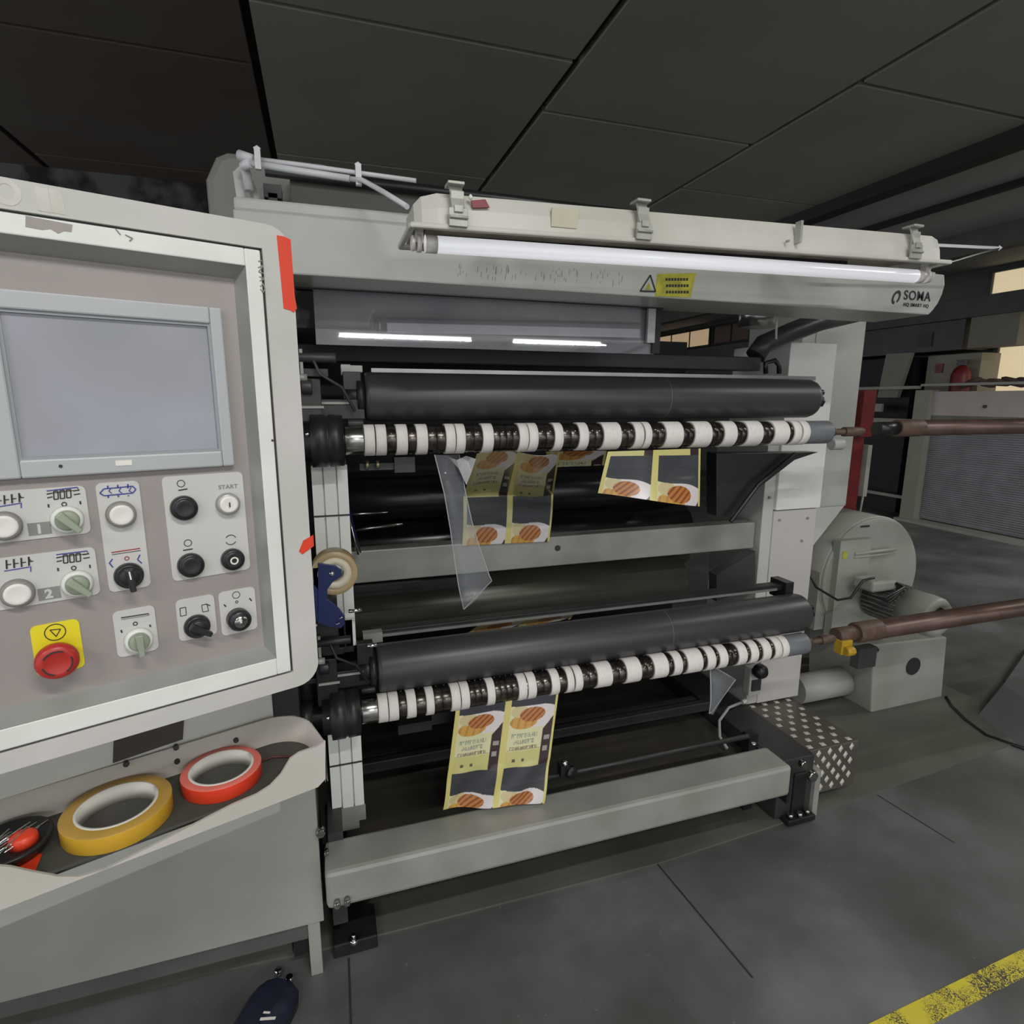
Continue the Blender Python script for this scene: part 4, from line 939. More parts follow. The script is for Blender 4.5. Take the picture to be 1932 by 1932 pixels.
# emergency stop
t = MB(); u, z = CI(108, 1246, PO+.02); t.lathe(CP(u, z, PO), cn, [(0, .014), (.014, .013)], 28); b = t.build('emergency_stop', M['red_dark'], cs)
t = MB(); t.lathe(CP(u, z, PO), cn, [(.012, .012), (.013, .018), (.018, .0203), (.024, .0203), (.028, .0185), (.0295, .015), (.0295, .012), (.029, .011), (.029, 0)], 40); mh = t.build('mushroom_head', M['red'], b)
mb = MB()
for (a0_, a1_) in ((60, 150), (-60, 20), (190, 255)):
    for i in range(8):
        t0 = math.radians(a0_+(a1_-a0_)*i/8); t1 = math.radians(a0_+(a1_-a0_)*(i+1)/8)
        strip(mb, CP(u+.0135*math.cos(t0), z+.0135*math.sin(t0), PO+.0297), CP(u+.0135*math.cos(t1), z+.0135*math.sin(t1), PO+.0297), .0016, cn)
mb.build('twist_arrow', M['ink'], mh)
# worn marks on the housing and frame
t = MB()
for (px, py) in ((82, 377), (108, 381)):
    u, z = CI(px, py, .001); cprism(t, [(u-.0055, z-.011), (u+.006, z-.0115), (u+.0045, z+.011), (u-.0055, z+.0115)], .001, .0014)
u, z = CI(12, 362, .001); 
for i in range(20):
    t0 = 2*PI*i/20; t1 = 2*PI*(i+1)/20; t.prism([CP(u+.006*math.cos(t0), z+.0075*math.sin(t0), .001), CP(u+.0115*math.cos(t0), z+.0125*math.sin(t0), .001), CP(u+.0115*math.cos(t1), z+.0125*math.sin(t1), .001), CP(u+.006*math.cos(t1), z+.0075*math.sin(t1), .001)], cn*.0004)
t.build('glue_residue', mat('pale_residue', (.66, .62, .58), .6, col2=(.55, .53, .47), scale=40), cs)
t = MB(); pts_ = [CI(x_, y_, .004) for x_, y_ in ((48, 407), (137, 424), (135, 438), (120, 436), (110, 441), (95, 432), (80, 434), (48, 428))]; cprism(t, pts_[::-1], .004, .0044); t.build('torn_sticker', M['panel'], cs)
t = MB()
def cl2(P, wd=.0012):
    for i in range(len(P)-1): strip(t, CP(*CI(*P[i], .004), .0043), CP(*CI(*P[i+1], .004), .0043), wd, cn)
for P in ([(487, 493), (494, 492)], [(487, 505), (497, 500), (488, 513), (498, 516)], [(489, 522), (499, 526), (490, 530)], [(491, 541), (496, 535), (500, 545), (496, 552), (491, 545)], [(218, 432), (227, 443)], [(236, 443), (250, 450), (244, 455)]): cl2(P)
t.build('pen_marks', M['grey_ink'], cs)
t = MB()
for (px, py) in ((514, 831), ): u, z = CI(px, py, .004); t.cyl(CP(u, z, .004), CP(u, z, .0046), .0016, 8)
t.build('frame_screw', M['ink'], cs)
# console support column behind
t = MB(); cprism(t, [(-.42, .90), (-.028, .90), (-.028, ZB+.02), (-.42, ZB+.02)], -.26, -.1505)
o = t.build('support_column', M['white'], cs, bev=.003)
t = MB(); cprism(t, [CI(215, 1385, -.148), CI(348, 1345, -.148), CI(345, 1395, -.148), CI(213, 1440, -.148)][::-1], -.152, -.148); t.build('cable_slot', mat('brown_slot', (.055, .045, .042), .7), o)
MB().box(-.36, -.22, 1.0, 1.50, 1.08, 1.18).build('support_arm', M['white'], cs)
# red tape strips
def tape_strip(P, label, off=.0012):
    t = MB(); pts_ = [CI(x_, y_, off) for x_, y_ in P]; cprism(t, pts_[::-1], off, off+.0006); o = t.build('tape_strip', M['redtape']); tag(o, label, 'tape'); return o
tape_strip([(522, 444), (535, 446), (548, 452), (556, 560), (560, 582), (554, 590), (547, 585), (535, 582), (533, 560)], 'long vertical strip of red tape on the upper right corner of the console')
tape_strip([(572, 1020), (591, 1009), (592, 1030), (570, 1046), (564, 1040)], 'small torn piece of red tape on the right edge of the console')

# ================================================================= TRAY
TZ = 1.04
tr_ = thing('tool_tray', 'sheet metal tray with dark lining hung under the console', 'tray', W(300, 1560, Z=TZ))
tA_ = W(590, 1489, Z=1.018); tu = (tA_ - W(0, 1717, Z=1.018)); tu.z = 0; tu.normalize(); tn = Vector((tu.y, -tu.x, 0))
tO = Vector((tA_.x, tA_.y, 0))
def TP(u, off, z): return tO+tu*u+tn*off+UP_*z      # off positive towards the viewer
def TI(px, py, off=0.0):
    r = ray(px, py); o_ = tO+tn*off; t = (o_-CAM).dot(tn)/r.dot(tn); p = CAM+r*t; return (p-o_).dot(tu), p.z
# front wall with scooped upper edge
fe = [(614, 1398), (600, 1408), (565, 1420), (548, 1432), (530, 1462), (510, 1483), (485, 1499), (440, 1518), (300, 1590), (200, 1640), (150, 1654), (110, 1654), (60, 1645), (20, 1636), (-60, 1630)]
top = [TI(*p) for p in fe]; bot = [TI(600, 1485), TI(590, 1489), TI(0, 1718), TI(-60, 1741)]
poly = top + [bot[-1], bot[1], bot[0], TI(614, 1470)]
t = MB(); t.prism([TP(u, 0, z) for u, z in poly], tn*-.004); t.build('front_wall', M['tray'], tr_)
ue = TI(614, 1440)[0]; ul = poly[-4][0]-.1; dpt = .15
# back wall depth from the bottom line
pb = W(430, 1430, Z=TZ); dpt = -(pb-tO).dot(tn)
path = [(ul, -dpt)]; R_ = .055
cxu = ue-R_; path += [(cxu+R_*math.sin(a_*PI/2/8), -dpt+R_-R_*math.cos(a_*PI/2/8)) for a_ in range(9)]
path += [(ue, -.004)]
t = MB(); vs = []; 
for (u, o_) in path:
    vs += [TP(u, o_, TZ-.022), TP(u, o_, TZ+.045)]
for (u, o_) in path:
    k = .0035; uu = u+k if o_ > -dpt+.01 else u; oo = o_-k if u < ue-.01 else o_
    vs += [TP(uu, oo, TZ-.022), TP(uu, oo, TZ+.045)]
n2 = len(path); fs = []
for i in range(n2-1):
    fs += [(2*i, 2*i+1, 2*i+3, 2*i+2), (2*n2+2*i, 2*n2+2*i+2, 2*n2+2*i+3, 2*n2+2*i+1), (2*i+1, 2*n2+2*i+1, 2*n2+2*i+3, 2*i+3)]
t.add(vs, fs, 0, True); t.build('back_wall', M['tray'], tr_)
t = MB(); t.prism([TP(u, o_, TZ-.004) for u, o_ in path]+[TP(ul, -.004, TZ-.004)], (0, 0, .004)); t.build('dark_lining', M['mat_'], tr_)
t = MB()
for (px, py) in ((238, 1441), (332, 1410), (334, 1436), (445, 1396)):
    r = ray(px, py); oo = tO-tn*(dpt-.001); k = (oo-CAM).dot(tn)/r.dot(tn); q = CAM+r*k
    t.cyl(q-tn*.003, q+tn*.003, .004, 8)
t.build('screws', M['darkgrey'], tr_)
t = MB(); t.prism([TP(ul, -dpt+.004, TZ-.018), TP(ue-.05, -dpt+.004, TZ-.018), TP(ue-.05, -.02, TZ-.018), TP(ul, -.02, TZ-.018)], (0, 0, .0139)); t.build('tray_floor', M['cabinet_d'], tr_)
t = MB()
for uu in (-.12, -.30): t.prism([TP(uu, -dpt+.0, TZ-.02), TP(uu+.02, -dpt, TZ-.02), TP(uu+.02, -dpt-.10, TZ-.02), TP(uu, -dpt-.10, TZ-.02)], (0, 0, .02))
t.build('mounting_arm', M['galv'], tr_)
# tape rolls
def tape_roll(px, py, ro, ri, h, side, topm, label):
    c_ = W(px, py, Z=TZ+h); t = thing('tape_roll', label, 'tape roll', (c_.x, c_.y, TZ))
    MB().lathe((c_.x, c_.y, TZ), (0, 0, 1), [(0, ri+.004), (0, ro-.001), (.001, ro), (h-.001, ro)], 64, cap=False).lathe((c_.x, c_.y, TZ), (0, 0, 1), [(h-.001, ro), (h, ro-.0008), (h, ri+.0035)], 64, mi=1, cap=False).build('tape', [M[side], M[topm]], t)
    MB().lathe((c_.x, c_.y, TZ), (0, 0, 1), [(0, ri), (h+.0008, ri), (h+.0008, ri+.0035), (0, ri+.0035)], 64, closed=True).build('core', M['core_white'], t)
    return t, c_
tape_roll(418, 1447, .0545, .0405, .022, 'redtape', 'redtape_top', 'red tape roll lying in the tray')
tape_roll(221, 1518, .064, .0445, .024, 'yellowtape', 'yellowtape_top', 'larger yellow tape roll lying in the tray')
# dark dish with shiny bits
c_ = W(18, 1600, Z=TZ+.01); ds = thing('tool_dish', 'dark oval dish with metal bits and a red piece at the tray left end', 'dish', (c_.x, c_.y, TZ))
MB().lathe((c_.x, c_.y, TZ), (0, 0, 1), [(0, .030), (.003, .036), (.016, .044), (.020, .045), (.020, .041), (.014, .034), (.012, 0)], 40).build('dish', M['blackm'], ds)
random.seed(11); t = MB()
for k in range(10):
    an = random.uniform(0, PI); r_ = random.uniform(.01, .03); q = Vector((c_.x+random.uniform(-.012, .018), c_.y+random.uniform(-.015, .012), TZ+.020+.003*(k % 3)))
    dd = Vector((math.cos(1.0+random.uniform(-.3, .3)), math.sin(1.0+random.uniform(-.3, .3)), .05))*r_
    t.cyl(q-dd, q+dd, .0012, 8)
t.build('metal_bits', M['chrome'], ds)
t = MB(); q = W(43, 1573, Z=TZ+.026); t.lathe((q.x, q.y, TZ+.012), (0, 0, 1), [(0, .016), (.012, .014), (.015, .008), (.015, 0)], 20); t.build('red_piece', M['redtape'], ds)
t = MB(); P = [W(52, 1612, Z=TZ+.001), W(80, 1612, Z=TZ+.001), W(62, 1655, Z=TZ+.001), W(28, 1650, Z=TZ+.001)]
t.prism(P[::-1], (0, 0, .001)); o = t.build('tape_strip', M['redtape']); tag(o, 'short flat piece of red tape on the tray lining beside the dark dish', 'tape')
t = MB(); t.tube([W(490, 1437, Z=TZ+.003), W(515, 1428, Z=TZ+.003), W(545, 1427, Z=TZ+.003), W(556, 1432, Z=TZ+.003)], .002, 8); o = t.build('rubber_band', mat('dark_red_rubber', (.09, .03, .03), .6)); tag(o, 'thin dark red band lying right of the red tape roll in the tray', 'band')

# ================================================================= LOWER CABINET
cbn = thing('floor_cabinet', 'grey sheet metal cabinet on square posts standing left of the machine', 'cabinet', (-.5, 1.6, 0))
MB().box(-1.3, -.073, 1.465, 1.47, .178, .60).build('front_sheet', M['cabinet'], cbn, bev=.002)
MB().box(-1.3, -.075, 1.471, 1.72, .20, .60).build('body', M['cabinet_d'], cbn)
MB().box(-.117, -.085, 1.472, 1.50, 0, .18).build('post', M['cabinet'], cbn, bev=.002)
MB().box(-1.3, -1.26, 1.472, 1.50, 0, .18).build('post', M['cabinet'], cbn, bev=.002)
MB().box(-1.26, -.117, 1.485, 1.50, .115, .168).build('rail', M['cabinet_d'], cbn)
MB().box(-1.3, -.17, 1.56, 1.64, .006, .075).build('plinth', mat('plinth_olive', (.075, .077, .06), .55, var=.3, scale=5), cbn)
t = MB()
for (px, py) in ((525, 1828), (546, 1842)): p = W(px, py, Z=.02); t.cyl((p.x, p.y, .0), (p.x, p.y, .02), .010, 6)
t.build('foot_bolt', M['chrome'], cbn)
# blue shoe at the bottom edge
sh = thing('shoe', 'navy blue shoe on the floor under the cabinet edge', 'shoe', (-.235, 1.33, 0))
tip = W(538, 1836, Z=.05); heel = W(400, 2060, Z=.05)
ax_ = (tip-heel); ax_.z = 0; LL = ax_.length; ax_.normalize(); sdv = Vector((ax_.y, -ax_.x, 0)); cc = Vector((heel.x, heel.y, 0))
def shoe_layer(zs, sc):
    out = []
    prof = [(0, .036), (.06, .048), (.25, .046), (.5, .050), (.72, .060), (.86, .058), (.95, .045), (1, .02)]
    L = [cc+ax_*(t_*LL)+sdv*(w_*sc+.006*math.sin(t_*3)) for t_, w_ in prof]; Rr = [cc+ax_*(t_*LL)-sdv*(w_*sc) for t_, w_ in prof[::-1]]
    return [Vector((p.x, p.y, zs)) for p in L+Rr]
def loft(mb, layers, mi=0):
    n = len(layers[0]); vs = [p for l in layers for p in l]; fs = []
    for j in range(len(layers)-1):
        for i in range(n): fs.append((j*n+i, j*n+(i+1) % n, (j+1)*n+(i+1) % n, (j+1)*n+i))
    mb.add(vs, fs, mi, True); mb.add(layers[0], [tuple(range(n))], mi); mb.add(layers[-1], [tuple(range(n))], mi)
t = MB(); loft(t, [shoe_layer(0, 1), shoe_layer(.022, 1.03)]); t.build('sole', M['black'], sh)
def upper_layer(k):
    z0 = [.022, .04, .055, .065][k]; sc = [1, .96, .82, .5][k]; L = shoe_layer(z0, sc); out = []
    for p in L:
        tt_ = ((p-cc).dot(ax_))/LL; q = Vector(p); q.z = .022+(z0-.022)*(1.9-1.2*max(0, min(1, tt_))); out.append(q - ax_*(.012*k*max(0, tt_-.5)))
    return out
t = MB(); loft(t, [upper_layer(k) for k in range(4)]); t.build('upper', M['navy'], sh)
t = MB(); q = W(506, 1918, Z=.085)
strip(t, (q.x-.018, q.y-.004, .089), (q.x+.018, q.y-.012, .088), .007, (0, 0, 1)); strip(t, (q.x-.012, q.y+.012, .088), (q.x+.004, q.y+.006, .088), .005, (0, 0, 1)); t.build('white_mark', M['btn_white'], sh)

# ================================================================= TAPE DISPENSER
td = thing('tape_dispenser', 'navy blue hand tape dispenser with a tan roll clipped between console and machine', 'tape dispenser', W(630, 1100, Y=1.45))
YD = 1.42
c_ = W(631, 1078, Y=YD); re = (W(631, 1038, Y=YD)-W(631, 1119, Y=YD)).z/2
MB().lathe((c_.x, YD-.02, c_.z), (0, 1, 0), [(0, re*.62), (0, re*.98), (.002, re), (.046, re), (.048, re*.98), (.048, re*.62)], 48, closed=True).build('tape', M['tan'], td)
MB().lathe((c_.x, YD-.0215, c_.z), (0, 1, 0), [(0, re*.40), (0, re*.72), (.05, re*.72), (.05, re*.40)], 48, closed=True).build('core', M['cream'], td)
P = [(600, 1062), (612, 1064), (632, 1067), (645, 1076), (643, 1088), (628, 1098), (618, 1112), (617, 1130), (628, 1138), (640, 1148), (650, 1162), (651, 1178), (643, 1186), (625, 1184), (600, 1176)]
t = MB(); t.prism([W(x_, y_, Y=YD-.025) for x_, y_ in P][::-1], (0, .006, 0)); t.build('frame', M['blue'], td, bev=.0015)
q = W(626, 1082, Y=YD-.026); MB().lathe(q, (0, -1, 0), [(0, .006), (.003, .006), (.005, .003), (.005, 0)], 16).build('rivet', M['chrome'], td)
t = MB()
for (x_, y_) in ((644, 1167), (638, 1178)): q = W(x_, y_, Y=YD-.03); t.cyl((q.x-.004, YD-.03, q.z), (q.x+.004, YD-.03, q.z+.004), .002, 8)
q = W(644, 1150, Y=YD-.02); t.box(q.x-.002, q.x+.004, YD-.02, YD+.02, q.z-.006, q.z+.008); t.build('cutter_blade', M['chrome'], td)
q = W(605, 1120, Y=YD-.02); t = MB().box(q.x-.02, q.x+.012, YD-.02, YD+.02, q.z-.07, q.z+.07).build('handle', M['blue'], td, bev=.006)

# ================================================================= CHEQUER PLATE STEP
stp = thing('chequer_step', 'brown chequer plate step box with bright raised diamonds right of the foot beam', 'step', (1.88, 1.8, 0))
MB().box(1.748, 2.004, 1.612, 1.975, .045, .245).build('step_box', mat('worn_brown_plate', (.13, .10, .09), .4, metal=.4, col2=(.17, .15, .125), scale=6), stp, bev=.003)
MB().box(1.74, 1.748, 1.60, 1.975, .02, .247).build('side_flange', M['darkgrey'], stp)
def diamond(mb, c, a_, b2, nrm):
    c = Vector(c); a_ = Vector(a_); b2 = Vector(b2); nrm = Vector(nrm)
    mb.add([c-a_, c-b2, c+a_, c+b2, c+nrm*.0035], [(0, 1, 4), (1, 2, 4), (2, 3, 4), (3, 0, 4)])
dm = mat('bright_diamond', (.78, .72, .66), .35, metal=.3)
t = MB()
for j in range(9):
    y = 1.635+j*.041
    for i in range(4):
        x = 1.775+i*.066+(.033 if j % 2 else 0)
        if x < 1.995: diamond(t, (x, y, .2455), (.0125, .010, 0), (-.009, .012, 0), (0, 0, 1))
for j in range(6):
    z = .07+j*.031
    for i in range(5):
        x = 1.772+i*.056+(.028 if j % 2 else 0)
        if x < 1.995: diamond(t, (x, 1.6115, z), (.0125, 0, .001), (0, 0, .0175), (0, -1, 0))
t.build('raised_diamonds', dm, stp)
MB().box(1.76, 1.80, 1.62, 1.66, 0, .046).build('foot', M['blackm'], stp); MB().box(1.95, 1.99, 1.90, 1.96, 0, .046).build('foot', M['blackm'], stp)
q = W(1545, 1468, Y=1.6112); MB().cyl((q.x, 1.605, q.z), (q.x, 1.613, q.z), .007, 12).build('bolt', M['ink'], stp)

# ================================================================= BLOWER
bw = thing('blower_fan', 'light grey centrifugal blower with drum casing and motor on a pedestal', 'blower', (2.8, 2.3, 0))
C0 = W(1640, 1088, Y=2.3); R0 = .335
# scroll casing
sc_ = []; 
for i in range(40):
    a_ = 2*PI*i/40; r_ = R0*(1+.0*i); sc_.append((C0.x+r_*math.cos(a_)*1.0, 2.3, C0.z+r_*math.sin(a_)*.92))
cas = MB(); cas.lathe((C0.x, 2.3, C0.z), (0, 1, 0), [(0, R0*.97), (.004, R0), (.27, R0), (.274, R0*.97)], 64); cas.box(C0.x-R0, C0.x-.07, 2.31, 2.57, .39, C0.z+.05); cb_ = cas.build('casing', M['blower'], bw)
MB().lathe((C0.x+.0, 2.288, C0.z), (0, 1, 0), [(0, R0*.965), (.012, R0*.985)], 64).build('front_disc', M['blower'], bw, bev=.002)
p = W(1594, 1075, Y=2.2)
q0 = W(1580, 1030, Y=2.27); q1 = W(1612, 1200, Y=2.27)
MB().box(q0.x, q1.x+.02, 2.25, 2.30, q1.z, q0.z+.03).build('mounting_plate', M['blower'], bw, bev=.003)
q2_ = W(1612, 1045, Y=2.25); q3 = W(1690, 1036, Y=2.25)
MB().cyl(q2_, q3, .009, 10).cyl(q2_+Vector((0, 0, -.02)), q3+Vector((0, 0, -.02)), .006, 10).build('tie_bar', M['blower'], bw)
st2 = MB(); q = W(1594, 1047, Y=2.249); st2.box(q.x-.016, q.x+.014, 2.2475, 2.25, q.z-.02, q.z+.02).build('yellow_sticker', M['sticker'], bw)
q = W(1632, 993, Y=2.287); MB().box(q.x-.03, q.x+.03, 2.285, 2.289, q.z-.005, q.z+.005).build('slot', M['ink'], bw)
# motor: axis along -Y
mcx = W(1680, 1135, Y=2.15); 
mt_ = MB(); mt_.cyl((mcx.x, 2.25, mcx.z), (mcx.x, 2.0, mcx.z), .09, 32)
for k in range(26):
    a_ = 2*PI*k/26; r0, r1 = .085, .108; c0_, s0_ = math.cos(a_), math.sin(a_); tt0 = Vector((-s0_, 0, c0_))*.003
    b0_ = Vector((mcx.x+r0*c0_, 2.24, mcx.z+r0*s0_)); b1_ = Vector((mcx.x+r1*c0_, 2.24, mcx.z+r1*s0_))
    mt_.prism([b0_-tt0, b1_-tt0, b1_+tt0, b0_+tt0], (0, -.19, 0))
mt_.build('motor', M['fins'], bw)
MB().lathe((mcx.x, 2.06, mcx.z), (0, -1, 0), [(0, .100), (.10, .103), (.15, .10), (.17, .085), (.17, .06), (.15, .05)], 48).build('fan_cover', M['blower'], bw)
MB().lathe((mcx.x, 1.905, mcx.z), (0, -1, 0), [(0, .055), (.003, .055), (.003, 0)], 32).build('cover_grille', M['ink'], bw)
q = W(1655, 1105, Y=2.12); MB().box(q.x-.075, q.x+.085, 2.08, 2.2, q.z-.02, q.z+.035).build('junction_box', M['blower'], bw, bev=.012)
t = MB()
for k in range(3):
    t.tube([W(1640+k*6, 1120+k*3, Y=2.05), W(1670+k*4, 1128+k*4, Y=2.02), W(1705-k*3, 1108+k*5, Y=2.05), W(1690, 1100, Y=2.08)], .006, 8)
t.tube([W(1520, 1070, Y=2.15), W(1540, 1108, Y=2.13), W(1580, 1132, Y=2.12), W(1605, 1128, Y=2.12), W(1628, 1095, Y=2.1), W(1650, 1090, Y=2.08)], .006, 8)
t.build('power_cable', M['black'], bw)
# pedestal
pd = MB(); pd.prism([(2.64, 2.075, 0), (3.16, 2.085, 0), (3.13, 2.085, .355), (2.60, 2.075, .385)], (0, .42, 0)); pdo = pd.build('pedestal', M['blower'], bw, bev=.008)
q = W(1725, 1258, Y=2.07); MB().lathe((q.x, 2.073, q.z), (0, 1, 0), [(0, .048), (.004, .048), (.004, 0)], 32).build('round_hole', M['ink'], pdo)
q = W(1655, 1226, Y=2.07); MB().cyl((q.x, 2.066, q.z), (q.x, 2.074, q.z), .01, 10).build('bolt', M['ink'], pdo)
MB().cyl((2.30, 2.25, .10), (2.62, 2.25, .10), .075, 36).build('inlet_pipe', M['white'], bw)
MB().box(2.4, 2.6, 2.35, 2.5, 0, .06).build('foot', M['darkgrey'], bw)
# floor cable right of the blower
t = MB(); t.tube([Vector((p_.x, p_.y, .008)) for p_ in (W(1785, 1318, Z=0), W(1795, 1335, Z=0), W(1820, 1360, Z=0), W(1860, 1390, Z=0), W(1932, 1415, Z=0), W(2050, 1450, Z=0))], .008, 8); o = t.build('floor_cable', M['black']); tag(o, 'black cable curving across the floor right of the blower pedestal', 'cable')

# ================================================================= BROWN SHAFTS ON A STAND
def bshaft(x0, x1, y, z, r, label, extra):
    t = thing('support_shaft', label, 'shaft', (x0, y, z-r))
    MB().cyl((x0+.12, y, z), (x1, y, z), r, 32).build('tube', M['brown'], t)
    MB().cyl((x0+.0, y, z), (x0+.13, y, z), r*1.06, 28, ch=.004).build('rough_collar', M['brown_r'], t)
    MB().cyl((x0-.10, y, z), (x0, y, z), r*.8, 24).build('dark_end', M['black'] if extra else M['brown_r'], t)
    return t
q = W(1690, 808, Y=1.75); bshaft(q.x, 4.6, 1.75, q.z, .032, 'upper brown steel shaft running out of frame behind the red post', True)
q = W(1612, 1194, Y=1.72); tl_ = bshaft(q.x, 4.6, 1.72, q.z, .040, 'lower brown steel shaft with yellow clamp running out of frame in front of the blower', False)
t = MB(); q2 = W(1583, 1215, Y=1.72); t.box(q2.x-.028, q2.x+.028, 1.68, 1.72, q2.z-.03, q2.z+.03).cyl((q2.x-.02, 1.67, q2.z-.01), (q2.x+.02, 1.67, q2.z-.01), .02, 8); t.build('yellow_clamp', M['clampy'], tl_, bev=.004)
t = MB(); q2 = W(1630, 1232, Y=1.78); t.box(q2.x-.05, q2.x+.05, 1.76, 1.80, q2.z-.06, q2.z+.03); t.build('grey_bracket', M['darkgrey'], tl_)
t = MB(); t.box(4.601, 4.68, 1.65, 1.82, 0, 1.60).box(4.3, 4.9, 1.5, 1.95, 0, .05); o = t.build('shaft_stand', M['fence']); tag(o, 'grey stand holding the outer ends of the brown shafts', 'stand')
# sloped grey foot at right edge
P = [W(1842, 1352, Z=0), W(1932, 1232, Z=.0), W(2020, 1240, Z=0), W(2010, 1440, Z=0), W(1932, 1412, Z=0)]
sf = thing('sloped_foot', 'grey sloped metal foot with a square hole standing at the right edge', 'foot plate', (P[0].x+.3, P[0].y, 0))
zt_ = .10
a_ = [Vector((3.12, 1.88, .0)), Vector((3.25, 1.60, 0)), Vector((4.2, 1.75, 0)), Vector((4.3, 2.6, 0)), Vector((4.1, 2.32, 0))]
lo = [W(1843, 1352, Z=0), W(1935, 1418, Z=0), W(2080, 1400, Z=0), W(2080, 1190, Z=0), W(1935, 1222, Z=0)]
c_ = sum(lo, Vector())/5; hi = [c_.lerp(p_, .80)+Vector((.05, 0, .14)) for p_ in lo]
t = MB(); loft(t, [lo, hi]); t.sm = [False]*len(t.sm); t.build('sloped_body', mat('sloped_grey', (.17, .17, .175), .5, var=.15, scale=5), sf)
q = W(1912, 1292, Z=.11); MB().box(q.x-.03, q.x+.03, q.y-.03, q.y+.03, .10, .125).build('square_hole', M['ink'], sf)

# ================================================================= RIGHT BACKGROUND
# red pillar strip beside duct
rp_ = thing('red_post', 'slim red post with a pale box standing behind the white duct', 'post', (2.6, 2.7, 0))
A = W(1640, 745, Y=2.6); B = W(1600, 975, Y=2.6)
MB().box(A.x-.11, A.x+.0, 2.6, 2.66, 0, A.z).build('post', M['red_dark'], rp_)
q = W(1628, 780, Y=2.58); MB().box(q.x-.04, q.x+.05, 2.55, 2.60, 1.40, 1.66).build('red_box', M['red_dark'], rp_)
q = W(1625, 800, Y=2.57); MB().box(A.x+.005, A.x+.035, 2.57, 2.62, 1.05, 1.35).build('pale_box', M['fence'], rp_)
MB().tube([(A.x+.02, 2.58, 1.06), (A.x+.01, 2.58, .95), (A.x-.02, 2.57, .7), (A.x-.01, 2.57, .2)], .006, 8).build('wire', M['galv'], rp_)
# grey uprights behind
gu = thing('steel_upright', 'grey steel upright behind the white duct', 'post', (2.95, 3.0, 0))
MB().box(2.90, 3.02, 3.0, 3.1, 0, 2.2).build('upright', M['fence'], gu); MB().tube([(3.08, 3.0, 2.4), (3.07, 3.0, 1.2)], .012, 8).build('conduit', M['galv'], gu)
# long barrier with shutter (plane X = 7.6)
fn = thing('shutter_barrier', 'long low barrier with grey slatted shutter and pink grey top board along the right side', 'barrier', (7.65, 4, 0))
def XB(px0, py0, px1, py1, X=7.6): return W(px0, py0, X=X), W(px1, py1, X=X)
t = MB()
for k in range(46):
    z = .08+k*.027; t.box(7.60, 7.63, .5, 5.68, z, z+.020)
t.box(7.62, 7.66, .5, 5.68, .05, 1.32); t.build('shutter', M['shutter'], fn)
MB().box(7.57, 7.66, .5, 5.72, 1.42, 1.72).build('top_board', M['pinkgrey'], fn)
MB().box(7.57, 7.66, .5, 5.72, 1.30, 1.42).build('lower_board', M['olive'], fn)
MB().box(7.5, 7.66, 5.66, 5.86, 0, 1.74).build('end_post', mat('end_post_paint', (.30, .29, .23), .5, var=.1), fn)
t = MB(); t.box(7.50, 7.54, .5, 5.8, 1.79, 1.82); t.build('hand_rail', M['fence'], fn)
t = MB(); t.box(7.4, 7.7, .5, 5.86, 0, .035); t.build('base_rail', M['fence'], fn)
q = W(1858, 767, X=7.56); MB().cyl((7.55, q.y, q.z), (7.57, q.y, q.z), .02, 10).build('bolt', M['ink'], fn)
# open frame left of the barrier
of = thing('guard_frame', 'grey guard frame with horizontal bars left of the shutter barrier', 'frame', (7.6, 6.4, 0))
t = MB(); t.box(7.58, 7.62, 5.88, 7.4, 1.76, 1.80).box(7.58, 7.62, 5.88, 7.4, 1.30, 1.36).box(7.58, 7.62, 5.88, 7.4, .27, .31).box(7.58, 7.62, 7.36, 7.4, 0, 1.8).box(7.58, 7.62, 6.4, 6.8, 1.45, 1.56)
t.build('bars', M['fence'], of)
MB().prism([W(1672, 668, X=7.7), W(1720, 665, X=7.7), W(1692, 750, X=7.7), W(1655, 750, X=7.7)][::-1], (.06, 0, 0)).build('tilted_panel', mat('olive_pale', (.24, .24, .19), .6, var=.1), of)
# dark mass behind
dmss = box(7.9, 8.3, 6.25, 8.5, 0, 2.2).build('storage_rack', M['dark']); tag(dmss, 'black storage rack behind the guard frame', 'rack')
db = thing('overhead_duct', 'thick dark grey duct hanging high along the right wall', 'duct', (7.9, 6, 2.4))
MB().box(7.7, 8.3, 3.0, 9.0, 2.62, 2.86).build('duct', M['darkgrey'], db)
MB().box(7.8, 8.3, 5.55, 8.9, 2.25, 2.62).build('duct_drop', M['darkgrey'], db)
MB().box(7.78, 7.80, 5.95, 6.15, 2.32, 2.5).build('vent', M['ink'], db)
MB().box(7.75, 8.0, 4.9, 5.45, 2.25, 2.62).build('side_panel', mat('brown_grey_board', (.20, .18, .15), .7, var=.1), db)
mh_ = mat('pale_board', (.27, .25, .20), .6, var=.1, scale=4)
q0 = W(1752, 672, X=7.96); q1 = W(1843, 735, X=7.96)
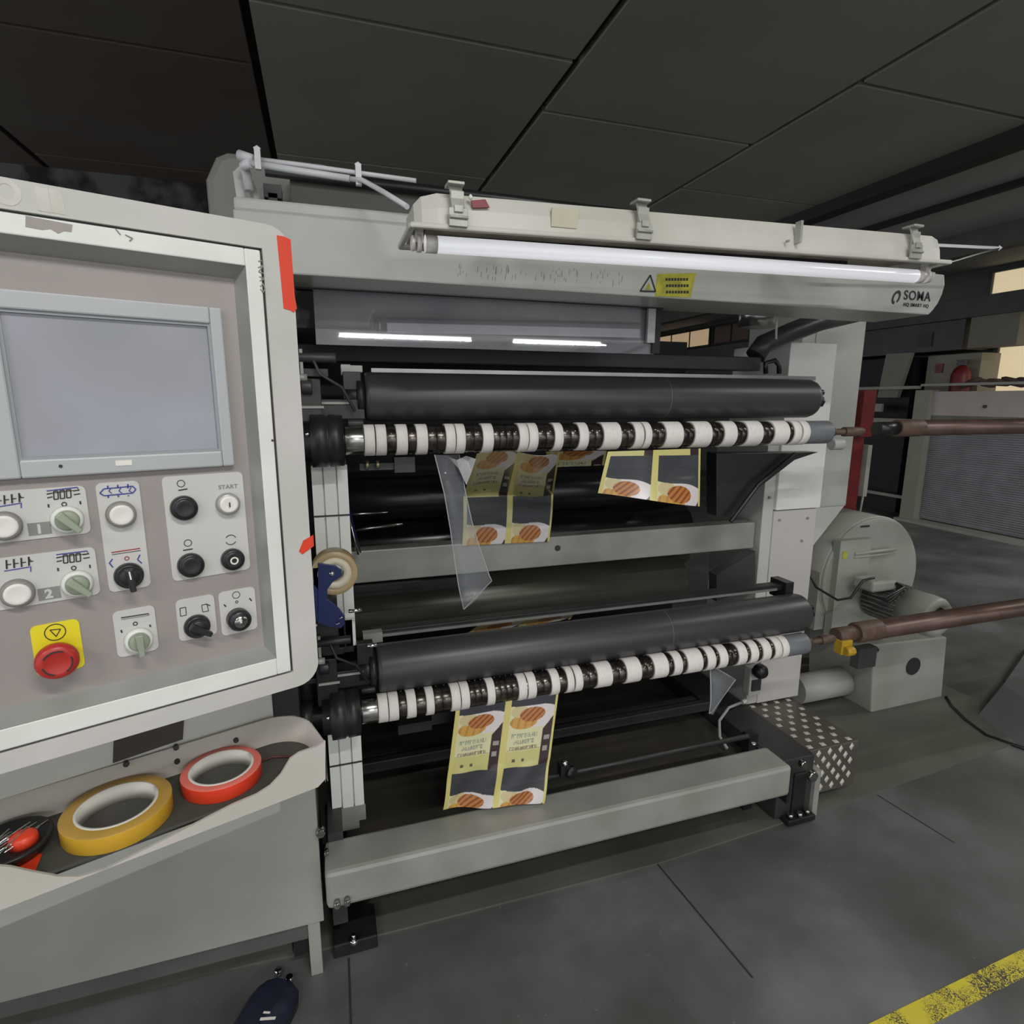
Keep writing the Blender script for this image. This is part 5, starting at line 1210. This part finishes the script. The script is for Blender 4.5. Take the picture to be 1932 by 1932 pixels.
nb = thing('notice_cabinet', 'pale cabinet with a dark red square beside a red fire extinguisher', 'cabinet', (7.9, 5.5, 1.7))
MB().box(7.96, 8.3, q1.y+.0, q0.y, 0, q0.z+.0).build('board', mh_, nb)
q = W(1772, 695, X=7.95); MB().box(7.945, 7.96, q.y-.05, q.y+.05, q.z-.06, q.z+.06).build('red_square', M['red_dark'], nb)
q = W(1815, 695, X=7.83); fe_ = thing('fire_extinguisher', 'dark red fire extinguisher standing behind the barrier top', 'fire extinguisher', (7.83, q.y, 1.2))
MB().lathe((7.83, q.y, 1.45), (0, 0, 1), [(0, .10), (.02, .11), (.48, .11), (.56, .08), (.60, .03), (.62, 0)], 24).build('cylinder', M['red_dark'], fe_)
MB().box(7.79, 7.87, q.y-.05, q.y+.05, 2.05, 2.12).build('valve', M['black'], fe_)
MB().box(7.72, 7.96, q.y-.12, q.y+.12, 1.40, 1.45).build('shelf_bracket', M['fence'], fe_)
# small brown bundle on barrier near right edge
q = W(1905, 728, X=7.6); t = MB(); random.seed(5)
for k in range(7):
    yy = q.y-.5+k*.16; t.lathe((7.62, yy, 1.72+.10), (.2, 1, random.uniform(-.4, .4)), [(-.16, .01), (-.12, .03), (0, .045), (.12, .03), (.16, .01)], 10)
o = t.build('rag_bundle', mat('brown_rags', (.13, .09, .075), .9, var=.4, scale=12)); tag(o, 'brown bundle lying on the pink grey barrier top', 'bundle')
# ================================================================= LAMPS OVERHEAD (fittings around the area lights, single battens added as fill)
EM = bpy.data.materials.new('lamp_glow'); EM.use_nodes = True; EM.node_tree.nodes['Principled BSDF'].inputs['Emission Color'].default_value = (1, 1, .95, 1); EM.node_tree.nodes['Principled BSDF'].inputs['Emission Strength'].default_value = 5
for lb, x, y, sx_, sy_, p in LAMPS:
    t = thing('room_or_added_lamp', lb, 'ceiling lamp', (x, y, 3.2))
    MB().box(x-sx_/2-.03, x+sx_/2+.03, y-sy_/2-.02, y+sy_/2+.02, 3.24, 3.3).build('housing', M['white'], t); MB().cyl((x-sx_/2, y, 3.225), (x+sx_/2, y, 3.225), .014, 12).build('tube', EM, t)
